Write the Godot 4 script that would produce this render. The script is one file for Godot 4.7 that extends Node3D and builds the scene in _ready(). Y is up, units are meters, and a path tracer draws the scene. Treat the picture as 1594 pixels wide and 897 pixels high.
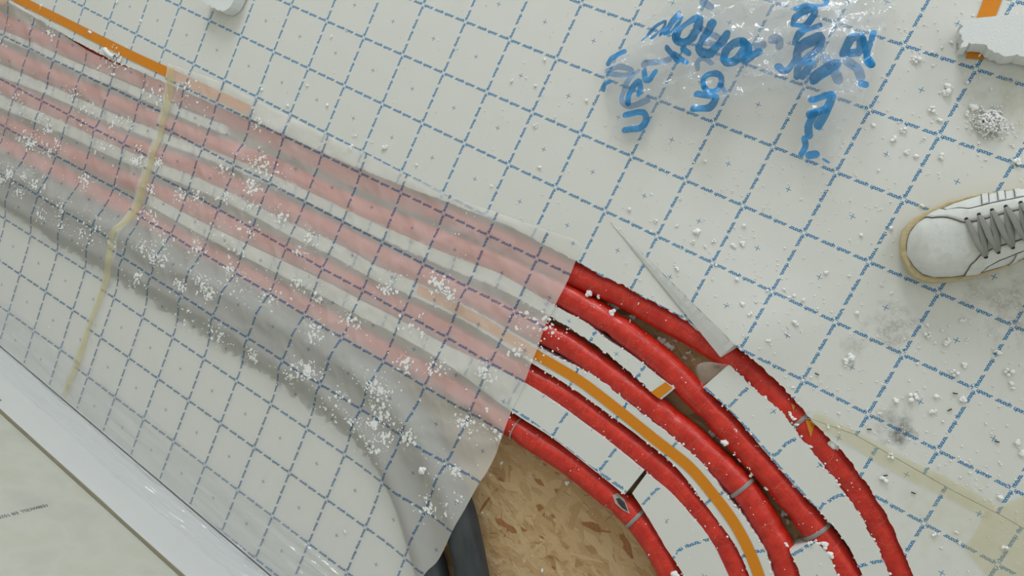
extends Node3D
# Underfloor-heating build-up: printed insulation boards, red insulated pipes in a curved trench, a film sheet over them.

# ---- camera solved from the printed 10 cm grid (image frame 1594 x 897) ----
const FOCAL := 1168.306
const EYE := Vector3(1.19367, 1.21933, 0.06287)
const RIGHT := Vector3(0.81410567, -0.40408426, -0.41707058)
const DOWN := Vector3(0.45120632, -0.01197488, 0.89233932)
const AHEAD := Vector3(-0.36557465, -0.91464338, 0.17257655)
const DECK := -0.05          # top of the chipboard deck
const WALL_Z := 1.075        # face of the gypsum fibre wall

var M := {}
var rng := RandomNumberGenerator.new()
var used := {}
var noise := FastNoiseLite.new()
var fine := FastNoiseLite.new()
var fold := FastNoiseLite.new()

func P(px: float, py: float, y := 0.0) -> Vector3:
	var d := RIGHT * ((px - 797.0) / FOCAL) + DOWN * ((py - 448.5) / FOCAL) + AHEAD
	return EYE + d * ((y - EYE.y) / d.y)

func on_wall(px: float, py: float, z: float) -> Vector3:
	var d := RIGHT * ((px - 797.0) / FOCAL) + DOWN * ((py - 448.5) / FOCAL) + AHEAD
	return EYE + d * ((z - EYE.z) / d.z)

func flat(v: Vector3) -> Vector2:
	return Vector2(v.x, v.z)

func pts(a: Array, y := 0.0) -> PackedVector3Array:
	var out := PackedVector3Array()
	for q in a:
		out.append(P(q[0], q[1], y))
	return out

# ---------------------------------------------------------------- naming
func numbered(called: String) -> String:
	if not used.has(called):
		used[called] = 0
		return called
	used[called] += 1
	return "%s_%03d" % [called, used[called]]

func tag(o: Node, label: String, category: String, group := "", kind := "") -> Node:
	o.set_meta("label", label)
	o.set_meta("category", category)
	if group != "":
		o.set_meta("group", group)
	if kind != "":
		o.set_meta("kind", kind)
	return o

func thing(called: String, label: String, category: String, at := Vector3.ZERO, group := "") -> Node3D:
	var o := Node3D.new()
	o.name = numbered(called)
	add_child(o)
	o.position = at
	tag(o, label, category, group)
	return o

func obj(called: String, mesh: Mesh, mats, parent: Node = null, at := Vector3.ZERO) -> MeshInstance3D:
	var o := MeshInstance3D.new()
	o.mesh = mesh
	o.position = at
	o.cast_shadow = GeometryInstance3D.SHADOW_CASTING_SETTING_ON
	if mats is Array:
		for k in mats.size():
			if k < mesh.get_surface_count():
				o.set_surface_override_material(k, mats[k])
	else:
		for k in mesh.get_surface_count():
			o.set_surface_override_material(k, mats)
	if parent == null:
		o.name = numbered(called)
		add_child(o)
	else:
		o.name = called
		parent.add_child(o, true)
	return o

func struct(called: String, mesh: Mesh, mats, label: String, category: String) -> MeshInstance3D:
	var o := obj(called, mesh, mats)
	tag(o, label, category, "", "structure")
	return o

# ---------------------------------------------------------------- mesh helpers
class Geo:
	var v := PackedVector3Array()
	var n := PackedVector3Array()
	var t := PackedVector2Array()
	var t2 := PackedVector2Array()
	func tri(a: Vector3, b: Vector3, c: Vector3, ua := Vector2.ZERO, ub := Vector2.ZERO, uc := Vector2.ZERO, towards := Vector3.ZERO) -> void:
		var nn := (c - a).cross(b - a)
		if nn.length_squared() < 1e-18:
			return
		nn = nn.normalized()
		if towards != Vector3.ZERO and nn.dot(towards) < 0:
			v.append_array([a, c, b])
			t.append_array([ua, uc, ub])
			nn = -nn
		else:
			v.append_array([a, b, c])
			t.append_array([ua, ub, uc])
		n.append_array([nn, nn, nn])
	func quad(a: Vector3, b: Vector3, c: Vector3, d: Vector3, towards := Vector3.ZERO, ua := Vector2.ZERO, ub := Vector2.RIGHT, uc := Vector2.ONE, ud := Vector2.DOWN) -> void:
		tri(a, b, c, ua, ub, uc, towards)
		tri(a, c, d, ua, uc, ud, towards)
	func box(lo: Vector3, hi: Vector3) -> void:
		var c := (lo + hi) / 2
		for ax in 3:
			for s in [0, 1]:
				var q := []
				for k in [[0, 0], [1, 0], [1, 1], [0, 1]]:
					var p := Vector3.ZERO
					p[ax] = hi[ax] if s == 1 else lo[ax]
					p[(ax + 1) % 3] = hi[(ax + 1) % 3] if k[0] == 1 else lo[(ax + 1) % 3]
					p[(ax + 2) % 3] = hi[(ax + 2) % 3] if k[1] == 1 else lo[(ax + 2) % 3]
					q.append(p)
				var w := Vector3.ZERO
				w[ax] = 1.0 if s == 1 else -1.0
				quad(q[0], q[1], q[2], q[3], w)
	func into(m: ArrayMesh) -> ArrayMesh:
		if v.size() == 0:
			return m
		var a := []
		a.resize(Mesh.ARRAY_MAX)
		a[Mesh.ARRAY_VERTEX] = v
		a[Mesh.ARRAY_NORMAL] = n
		a[Mesh.ARRAY_TEX_UV] = t
		if t2.size() == v.size():
			a[Mesh.ARRAY_TEX_UV2] = t2
		m.add_surface_from_arrays(Mesh.PRIMITIVE_TRIANGLES, a)
		return m
	func mesh() -> ArrayMesh:
		return into(ArrayMesh.new())

func box_mesh(lo: Vector3, hi: Vector3) -> ArrayMesh:
	var g := Geo.new()
	g.box(lo, hi)
	return g.mesh()

# a grid of nu x nv points, smooth
func grid(nu: int, nv: int, pos: PackedVector3Array, uv: PackedVector2Array, flip := false, into: ArrayMesh = null) -> ArrayMesh:
	var nor := PackedVector3Array()
	nor.resize(pos.size())
	var idx := PackedInt32Array()
	for i in nu - 1:
		for j in nv - 1:
			var a := i * nv + j
			var b := a + nv
			var q := [a, b, b + 1, a, b + 1, a + 1]
			if flip:
				q = [a, b + 1, b, a, a + 1, b + 1]
			for k in [0, 3]:
				var x: int = q[k]
				var y: int = q[k + 1]
				var z: int = q[k + 2]
				var nn := (pos[z] - pos[x]).cross(pos[y] - pos[x])
				nor[x] += nn
				nor[y] += nn
				nor[z] += nn
				idx.append_array([x, y, z])
	# weld the normals of a closed seam
	for i in nu:
		var a := i * nv
		var b := a + nv - 1
		if pos[a].distance_squared_to(pos[b]) < 1e-10:
			var s := nor[a] + nor[b]
			nor[a] = s
			nor[b] = s
	for i in nor.size():
		nor[i] = nor[i].normalized() if nor[i].length_squared() > 1e-20 else Vector3.UP
	var ar := []
	ar.resize(Mesh.ARRAY_MAX)
	ar[Mesh.ARRAY_VERTEX] = pos
	ar[Mesh.ARRAY_NORMAL] = nor
	ar[Mesh.ARRAY_TEX_UV] = uv
	ar[Mesh.ARRAY_INDEX] = idx
	var m := ArrayMesh.new() if into == null else into
	m.add_surface_from_arrays(Mesh.PRIMITIVE_TRIANGLES, ar)
	return m

# smooth curve through points, resampled at even steps
func smooth(p: PackedVector3Array, step: float) -> PackedVector3Array:
	var c := PackedVector3Array()
	for i in p.size() - 1:
		var p0 := p[maxi(i - 1, 0)]
		var p3 := p[mini(i + 2, p.size() - 1)]
		for k in 12:
			c.append(p[i].cubic_interpolate(p[i + 1], p0, p3, k / 12.0))
	c.append(p[p.size() - 1])
	var out := PackedVector3Array([c[0]])
	var left := step
	for i in range(1, c.size()):
		var a := c[i - 1]
		var d := a.distance_to(c[i])
		while d >= left and d > 0:
			a = a.lerp(c[i], left / d)
			out.append(a)
			d = a.distance_to(c[i])
			left = step
		left -= d
	return out

# tube along a path; creases = [[index, depth]...]
func tube(path: PackedVector3Array, r: float, sides: int, bumps := 0.0, creases := [], seed_ := 0.0) -> ArrayMesh:
	var pos := PackedVector3Array()
	var uv := PackedVector2Array()
	var along := 0.0
	for i in path.size():
		var d := (path[mini(i + 1, path.size() - 1)] - path[maxi(i - 1, 0)]).normalized()
		var s := d.cross(Vector3.UP).normalized()
		var u := s.cross(d).normalized()
		if i > 0:
			along += path[i].distance_to(path[i - 1])
		var squeeze := 0.0
		for c in creases:
			var x: float = (i - c[0]) / 1.6
			squeeze += c[1] * exp(-x * x)
		for k in sides + 1:
			var a := TAU * (k % sides) / sides - PI / 2
			var rr := r - squeeze * (0.6 + 0.4 * sin(a * 2 + seed_))
			if bumps > 0:
				rr += bumps * (noise.get_noise_3d(along * 260.0, cos(a) * 22 + seed_ * 31, sin(a) * 22) + 0.7 * noise.get_noise_3d(along * 1100.0, cos(a) * 20, sin(a) * 20 + seed_ * 17))
			pos.append(path[i] + s * cos(a) * rr + u * sin(a) * rr)
			uv.append(Vector2(along / 0.6, float(k) / sides))
	return grid(path.size(), sides + 1, pos, uv, false)

func ragged(p: PackedVector2Array, step: float, amount: float) -> PackedVector2Array:
	var out := PackedVector2Array()
	for i in p.size() - 1:
		var n_ := maxi(1, int(p[i].distance_to(p[i + 1]) / step))
		for k in n_:
			var q := p[i].lerp(p[i + 1], float(k) / n_)
			if amount > 0:
				var d := (p[i + 1] - p[i]).normalized().orthogonal()
				q += d * amount * (rng.randf() - 0.5 + 0.8 * noise.get_noise_2d(q.x * 2600, q.y * 2600))
			out.append(q)
	out.append(p[p.size() - 1])
	return out

func inside(q: Vector2, poly: PackedVector2Array) -> bool:
	return Geometry2D.is_point_in_polygon(q, poly)

# slab with a flat top: surface 0 the printed top, surface 1 the cut sides
func slab(poly: PackedVector2Array, top: float, bottom: float, uvf: Callable, tilt := Vector3.ZERO) -> ArrayMesh:
	var g := Geo.new()
	var s := Geo.new()
	var h := func(q: Vector2) -> float: return top + (q.x - tilt.y) * tilt.x + (q.y - tilt.z) * 0.0
	var idx := Geometry2D.triangulate_polygon(poly)
	for i in range(0, idx.size(), 3):
		var a := poly[idx[i]]
		var b := poly[idx[i + 1]]
		var c := poly[idx[i + 2]]
		g.tri(Vector3(a.x, h.call(a), a.y), Vector3(b.x, h.call(b), b.y), Vector3(c.x, h.call(c), c.y), uvf.call(a), uvf.call(b), uvf.call(c), Vector3.UP)
		s.tri(Vector3(a.x, bottom, a.y), Vector3(b.x, bottom, b.y), Vector3(c.x, bottom, c.y), a, b, c, Vector3.DOWN)
	var way := 1.0 if Geometry2D.is_polygon_clockwise(poly) else -1.0
	for i in poly.size():
		var a := poly[i]
		var b := poly[(i + 1) % poly.size()]
		var out := Vector3(b.y - a.y, 0, a.x - b.x) * -way
		s.quad(Vector3(a.x, h.call(a), a.y), Vector3(b.x, h.call(b), b.y), Vector3(b.x, bottom, b.y), Vector3(a.x, bottom, a.y), out)
	var m := ArrayMesh.new()
	g.into(m)
	s.into(m)
	return m

# a sheet over a polygon in the floor plane, tessellated, with height and texture coordinates from functions
func sheet(poly: PackedVector2Array, cell: float, hf: Callable, uvf: Callable, uv2 := Rect2(), into: ArrayMesh = null) -> ArrayMesh:
	var lo := poly[0]
	var hi := poly[0]
	for q in poly:
		lo = lo.min(q)
		hi = hi.max(q)
	var nx := int(ceil((hi.x - lo.x) / cell))
	var nz := int(ceil((hi.y - lo.y) / cell))
	var g := Geo.new()
	var cache := {}
	var inn := PackedByteArray()
	inn.resize((nx + 1) * (nz + 1))
	# even-odd fill by rows
	for j in nz + 1:
		var z := lo.y + j * cell + 1e-6
		var xs := []
		for k in poly.size():
			var a := poly[k]
			var b := poly[(k + 1) % poly.size()]
			if (a.y > z) != (b.y > z):
				xs.append(a.x + (z - a.y) / (b.y - a.y) * (b.x - a.x))
		xs.sort()
		for k in range(0, xs.size() - 1, 2):
			var i0 := maxi(0, int(ceil((xs[k] - lo.x) / cell)))
			var i1 := mini(nx, int(floor((xs[k + 1] - lo.x) / cell)))
			for i in range(i0, i1 + 1):
				inn[j * (nx + 1) + i] = 1
	# cells that an edge crosses
	var crossed := {}
	for k in poly.size():
		var a := poly[k]
		var b := poly[(k + 1) % poly.size()]
		var n_ := int(a.distance_to(b) / (cell * 0.2)) + 1
		for m in n_ + 1:
			var q := a.lerp(b, float(m) / n_)
			for off in [Vector2(0, 0), Vector2(0.02, 0), Vector2(-0.02, 0), Vector2(0, 0.02), Vector2(0, -0.02)]:
				crossed[Vector2i(int(floor((q.x - lo.x) / cell + off.x)), int(floor((q.y - lo.y) / cell + off.y)))] = true
	var vert := func(q: Vector2):
		var key := Vector2i(int(round(q.x * 20000)), int(round(q.y * 20000)))
		if not cache.has(key):
			var e := cell * 0.5
			lock = 1 if (q - cut_a).cross((cut_b - cut_a).normalized()) > -0.0005 else -1
			var y: float = hf.call(q)
			var nn := Vector3(hf.call(q - Vector2(e, 0)) - hf.call(q + Vector2(e, 0)), 2 * e, hf.call(q - Vector2(0, e)) - hf.call(q + Vector2(0, e))).normalized()
			lock = 0
			cache[key] = [Vector3(q.x, y, q.y), nn, uvf.call(q)]
		return cache[key]
	var put := func(a: Vector2, b: Vector2, c: Vector2):
		if (c - a).cross(b - a) > 0:
			var x := b
			b = c
			c = x
		for q in [a, b, c]:
			var w = vert.call(q)
			g.v.append(w[0])
			g.n.append(w[1])
			g.t.append(w[2])
			if uv2.size.x > 0:
				g.t2.append((q - uv2.position) / uv2.size)
	for i in nx:
		for j in nz:
			var a := lo + Vector2(i, j) * cell
			var b := a + Vector2(cell, 0)
			var c := a + Vector2(cell, cell)
			var d := a + Vector2(0, cell)
			if crossed.has(Vector2i(i, j)):
				for piece in Geometry2D.intersect_polygons(PackedVector2Array([a, b, c, d]), poly):
					var idx := Geometry2D.triangulate_polygon(piece)
					for k in range(0, idx.size(), 3):
						put.call(piece[idx[k]], piece[idx[k + 1]], piece[idx[k + 2]])
			elif inn[j * (nx + 1) + i] == 1 and inn[(j + 1) * (nx + 1) + i + 1] == 1:
				put.call(a, b, c)
				put.call(a, c, d)
	var m := ArrayMesh.new() if into == null else into
	return g.into(m)

# the sides of a board under its outline
func skirt(poly: PackedVector2Array, hf: Callable, bottom: float, m: ArrayMesh) -> ArrayMesh:
	var s := Geo.new()
	var way := 1.0 if Geometry2D.is_polygon_clockwise(poly) else -1.0
	for i in poly.size():
		var a := poly[i]
		var b := poly[(i + 1) % poly.size()]
		var out := Vector3(b.y - a.y, 0, a.x - b.x) * -way
		s.quad(Vector3(a.x, hf.call(a), a.y), Vector3(b.x, hf.call(b), b.y), Vector3(b.x, bottom, b.y), Vector3(a.x, bottom, a.y), out)
	return s.into(m)

# a flat ribbon along points that already lie in space, with a width across
func ribbon(path: PackedVector3Array, width: float, up := Vector3.UP, round_ends := false, wf = null) -> ArrayMesh:
	var pos := PackedVector3Array()
	var uv := PackedVector2Array()
	var n_ := path.size()
	var along := 0.0
	var src := []
	for i in n_:
		var d := (path[mini(i + 1, n_ - 1)] - path[maxi(i - 1, 0)]).normalized()
		var s := d.cross(up).normalized()
		if i > 0:
			along += path[i].distance_to(path[i - 1])
		var w := width
		if wf != null:
			w = wf.call(float(i) / (n_ - 1))
		src.append([path[i], s, w, along])
		if round_ends and (i == 0 or i == n_ - 1):
			var extra := []
			for k in [1, 2, 3]:
				var a: float = k * PI / 6.3
				var out := -d if i == 0 else d
				extra.append([path[i] + out * sin(a) * width / 2, s, width * cos(a), along])
			if i == 0:
				extra.reverse()
				src = extra + src
			else:
				src += extra
	for q in src:
		for k in [-0.5, 0.0, 0.5]:
			pos.append(q[0] + q[1] * q[2] * k)
			uv.append(Vector2(q[3] / width, k + 0.5))
	return grid(src.size(), 3, pos, uv, false)

# ---------------------------------------------------------------- materials
func mat(color: Color, rough := 0.6, alpha := 1.0) -> StandardMaterial3D:
	var m := StandardMaterial3D.new()
	m.albedo_color = Color(color.r, color.g, color.b, alpha)
	m.roughness = rough
	m.cull_mode = BaseMaterial3D.CULL_DISABLED
	if alpha < 1.0:
		m.transparency = BaseMaterial3D.TRANSPARENCY_ALPHA
	return m

func noise_texture(freq: float, colors: Array, size := 512, octaves := 4, s := 1, as_normal := false, bump := 4.0) -> NoiseTexture2D:
	var n_ := FastNoiseLite.new()
	n_.seed = s
	n_.noise_type = FastNoiseLite.TYPE_SIMPLEX_SMOOTH
	n_.frequency = freq
	n_.fractal_octaves = octaves
	var t := NoiseTexture2D.new()
	t.width = size
	t.height = size
	t.seamless = true
	t.noise = n_
	if as_normal:
		t.as_normal_map = true
		t.bump_strength = bump
	elif colors.size() > 0:
		var g := Gradient.new()
		g.offsets = PackedFloat32Array()
		g.colors = PackedColorArray()
		var of := PackedFloat32Array()
		var cs := PackedColorArray()
		for k in colors.size():
			of.append(float(k) / (colors.size() - 1))
			cs.append(colors[k])
		g.offsets = of
		g.colors = cs
		t.color_ramp = g
	return t

# signed distance to the strokes of one lower-case letter in a unit box (x 0..1, y up 0..1)
func ring_d(x: float, y: float, cx: float, cy: float, r: float) -> float:
	return absf(sqrt((x - cx) * (x - cx) + (y - cy) * (y - cy)) - r)

func bar_d(x: float, y: float, bx: float, y0: float, y1: float) -> float:
	var dy := maxf(maxf(y0 - y, y - y1), 0.0)
	return sqrt((x - bx) * (x - bx) + dy * dy)

func letter_d(ch: int, x: float, y: float) -> float:
	var r := 0.34
	match ch:
		0: # u
			var d := ring_d(x, y, 0.5, 0.48, r) if y < 0.48 else 9.0
			return minf(d, minf(bar_d(x, y, 0.16, 0.48, 0.86), bar_d(x, y, 0.84, 0.14, 0.86)))
		1: # p
			return minf(ring_d(x, y, 0.5, 0.5, r), bar_d(x, y, 0.16, -0.35, 0.5))
		3: # n
			var d2 := ring_d(x, y, 0.5, 0.52, r) if y > 0.52 else 9.0
			return minf(d2, minf(bar_d(x, y, 0.16, 0.14, 0.86), bar_d(x, y, 0.84, 0.14, 0.52)))
		5: # r
			var d3 := ring_d(x, y, 0.52, 0.5, r) if (y > 0.5 and x < 0.78) else 9.0
			return minf(d3, bar_d(x, y, 0.18, 0.14, 0.86))
	return ring_d(x, y, 0.5, 0.5, r)

# 10 cm tile of the printed film: lines of small words along its edges, a cross in the middle
func print_tile(size: int, ground: Color, ink: Color, weave: float, ghost := false) -> ImageTexture:
	var data := PackedByteArray()
	data.resize(size * size * 4)
	var r := RandomNumberGenerator.new()
	r.seed = 11
	var g8 := [int(ground.r * 255), int(ground.g * 255), int(ground.b * 255), int(ground.a * 255)]
	for y in size:
		for x in size:
			var o := (y * size + x) * 4
			var w := 0.0
			if weave > 0:
				w = weave * (sin(TAU * (x + y) * 48.0 / size) + sin(TAU * (x - y) * 48.0 / size)) * 0.5 + weave * 0.6 * (r.randf() - 0.5)
			data[o] = g8[0]
			data[o + 1] = g8[1]
			data[o + 2] = g8[2]
			data[o + 3] = clampi(int((ground.a + w) * 255), 0, 255)
	var image := Image.create_from_data(size, size, false, Image.FORMAT_RGBA8, data)
	var mm := size / 100.0
	# words: four to each edge, every other one upside down
	var word_len := 21.0 * mm
	var cell_w := word_len / 6.0
	var xh := 4.7 * mm
	for dir in 2:
		for k in 4:
			var start := (2.4 + 24.5 * k) * mm
			for a in int(word_len + 2 * mm):
				for b in range(int(-4.2 * mm), int(4.2 * mm)):
					var u := float(a) - 0.3 * mm
					var v := float(b)
					if k % 2 == 1:
						u = word_len - u
						v = -v
					var yy := (v + xh / 2) / xh
					u -= (yy - 0.5) * 0.9 * mm
					var ch := int(floor(u / cell_w))
					if ch < 0 or ch > 5:
						continue
					var d := letter_d(ch, u / cell_w - ch, yy)
					if d < 0.165:
						var lx := int(start + a)
						var ly := posmod(-b, size)
						if dir == 0:
							image.set_pixel(posmod(lx, size), ly, ink)
						else:
							image.set_pixel(posmod(b, size), posmod(size - lx, size), ink)
	# cross
	var c := size / 2
	var arm := int(4.5 * mm)
	var hw := maxi(1, int(0.58 * mm))
	image.fill_rect(Rect2i(c - arm, c - hw, arm * 2, hw * 2), ink)
	image.fill_rect(Rect2i(c - hw, c - arm, hw * 2, arm * 2), ink)
	return ImageTexture.create_from_image(image)

func strand_texture(size: int) -> ImageTexture:
	var r := RandomNumberGenerator.new()
	r.seed = 5
	var image := Image.create(size, size, false, Image.FORMAT_RGB8)
	image.fill(Color(0.74, 0.60, 0.42))
	var tones := [Color(0.86, 0.74, 0.55), Color(0.88, 0.77, 0.59), Color(0.83, 0.70, 0.50), Color(0.80, 0.66, 0.46), Color(0.85, 0.73, 0.55), Color(0.87, 0.75, 0.56), Color(0.68, 0.46, 0.27), Color(0.82, 0.69, 0.50)]
	for k in 1900:
		var tone: Color = tones[r.randi() % tones.size()]
		var reddish := tone.r < 0.7
		if reddish and r.randf() < 0.1:
			continue
		var len_ := r.randf_range(60, 190) * (0.62 if reddish else 1.0)
		var wid := r.randf_range(8, 34) * (0.68 if reddish else 1.0)
		var ang := r.randfn(-0.25, 0.40)
		if r.randf() < 0.14:
			ang += r.randf_range(0.6, 1.6)
		var cx := r.randf() * size
		var cy := r.randf() * size
		var cs := cos(ang)
		var sn := sin(ang)
		var bow := r.randf_range(-0.0012, 0.0012)
		var grain := r.randf() * 50.0
		var skew := r.randf_range(-1.2, 1.2)
		for a in range(int(-len_ / 2), int(len_ / 2)):
			var taper := 1.0 - pow(absf(a) / (len_ / 2), 4)
			var w := int(wid / 2 * taper * (1.0 + 0.25 * sin(a * 0.11 + grain)))
			for b in range(-w, w + 1):
				var bb := b + bow * a * a
				var aa := a + skew * b * 0.6
				var x := posmod(int(cx + aa * cs - bb * sn), size)
				var y := posmod(int(cy + aa * sn + bb * cs), size)
				var f := 1.0 + 0.04 * sin(b * 1.3 + grain + sin(a * 0.04 + grain) * 1.6) + 0.03 * sin(b * 3.1 + grain * 2 + a * 0.01)
				if absi(b) == w:
					f *= 0.92
				image.set_pixel(x, y, Color(tone.r * f, tone.g * f, tone.b * f))
				if bow > 0.0006:
					image.set_pixel((x + 1) % size, y, Color(tone.r * f, tone.g * f, tone.b * f))
	# thin dark slivers
	for k in 260:
		var cx := r.randf() * size
		var cy := r.randf() * size
		var ang := r.randfn(-0.25, 0.5)
		for a in r.randi_range(6, 26):
			image.set_pixel(posmod(int(cx + a * cos(ang)), size), posmod(int(cy + a * sin(ang)), size), Color(0.36, 0.22, 0.10))
	return ImageTexture.create_from_image(image)

# red foam sleeve: pale scratches across and along
func sleeve_texture(w: int, h: int) -> ImageTexture:
	var r := RandomNumberGenerator.new()
	r.seed = 21
	var image := Image.create(w, h, false, Image.FORMAT_RGB8)
	var n_ := FastNoiseLite.new()
	n_.seed = 4
	n_.frequency = 0.024
	n_.fractal_octaves = 4
	for y in h:
		for x in w:
			var q := n_.get_noise_2d(x, y * 0.8)
			image.set_pixel(x, y, Color(0.785 + q * 0.09, 0.165 + q * 0.06, 0.10 + q * 0.05))
	for k in 620:
		var x := r.randf() * w
		var y := r.randf() * h
		var len_ := r.randf_range(8, 60)
		var lean := r.randfn(0, 0.35)
		var pale := r.randf_range(0.15, 0.60)
		var across := r.randf() < 0.8
		for a in int(len_):
			var xx := x + (a * lean if across else float(a))
			var yy := y + (float(a) if across else a * lean)
			xx += 2.0 * n_.get_noise_2d(a * 4.0, k * 40.0) * 3.0
			var at := Vector2i(posmod(int(xx), w), posmod(int(yy), h))
			var c := image.get_pixelv(at)
			image.set_pixelv(at, c.lerp(Color(0.88, 0.55, 0.48), pale))
	return ImageTexture.create_from_image(image)

# stains on the right-hand boards, seen in the photograph as dirt with an outline
const STAIN := Rect2(-1.0, -0.9, 3.2, 2.0)
func stain_texture() -> ImageTexture:
	var w := 1600
	var h := 1000
	var image := Image.create(w, h, false, Image.FORMAT_RGBA8)
	image.fill(Color(0.5, 0.46, 0.36, 0.0))
	var r := RandomNumberGenerator.new()
	r.seed = 8
	var n_ := FastNoiseLite.new()
	n_.frequency = 0.05
	n_.fractal_octaves = 4
	var blob := func(px: float, py: float, rad: float, col: Color, grain: float):
		var c := (flat(P(px, py)) - STAIN.position) / STAIN.size * Vector2(w, h)
		var rr := rad / STAIN.size.x * w
		for y in range(int(c.y - rr * 1.6), int(c.y + rr * 1.6)):
			for x in range(int(c.x - rr * 1.6), int(c.x + rr * 1.6)):
				if x < 0 or y < 0 or x >= w or y >= h:
					continue
				var d := Vector2(x, y).distance_to(c) / rr
				var a := clampf(1.1 - d + 0.9 * n_.get_noise_2d(x * 1.6, y * 1.6), 0, 1)
				a *= clampf(1.0 - grain + grain * r.randf() * 1.6, 0, 1)
				var o := image.get_pixel(x, y)
				if a * col.a > o.a:
					image.set_pixel(x, y, Color(col.r, col.g, col.b, a * col.a))
	blob.call(1398, 670, 0.022, Color(0.16, 0.17, 0.18, 0.75), 0.55)
	blob.call(1392, 660, 0.03, Color(0.3, 0.3, 0.3, 0.35), 0.8)
	blob.call(1388, 512, 0.035, Color(0.42, 0.40, 0.33, 0.42), 0.9)
	blob.call(1585, 470, 0.05, Color(0.42, 0.38, 0.26, 0.42), 0.8)
	blob.call(1520, 455, 0.03, Color(0.45, 0.42, 0.30, 0.3), 0.8)
	blob.call(1580, 160, 0.05, Color(0.62, 0.57, 0.40, 0.3), 0.3)
	blob.call(1480, 800, 0.07, Color(0.72, 0.70, 0.48, 0.22), 0.2)
	blob.call(1330, 540, 0.02, Color(0.5, 0.47, 0.36, 0.3), 0.8)
	# fine specks of dirt
	for k in 2600:
		var x := r.randi() % w
		var y := r.randi() % h
		var a := r.randf_range(0.08, 0.35)
		image.set_pixel(x, y, Color(0.36, 0.32, 0.24, a))
	return ImageTexture.create_from_image(image)

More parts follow.
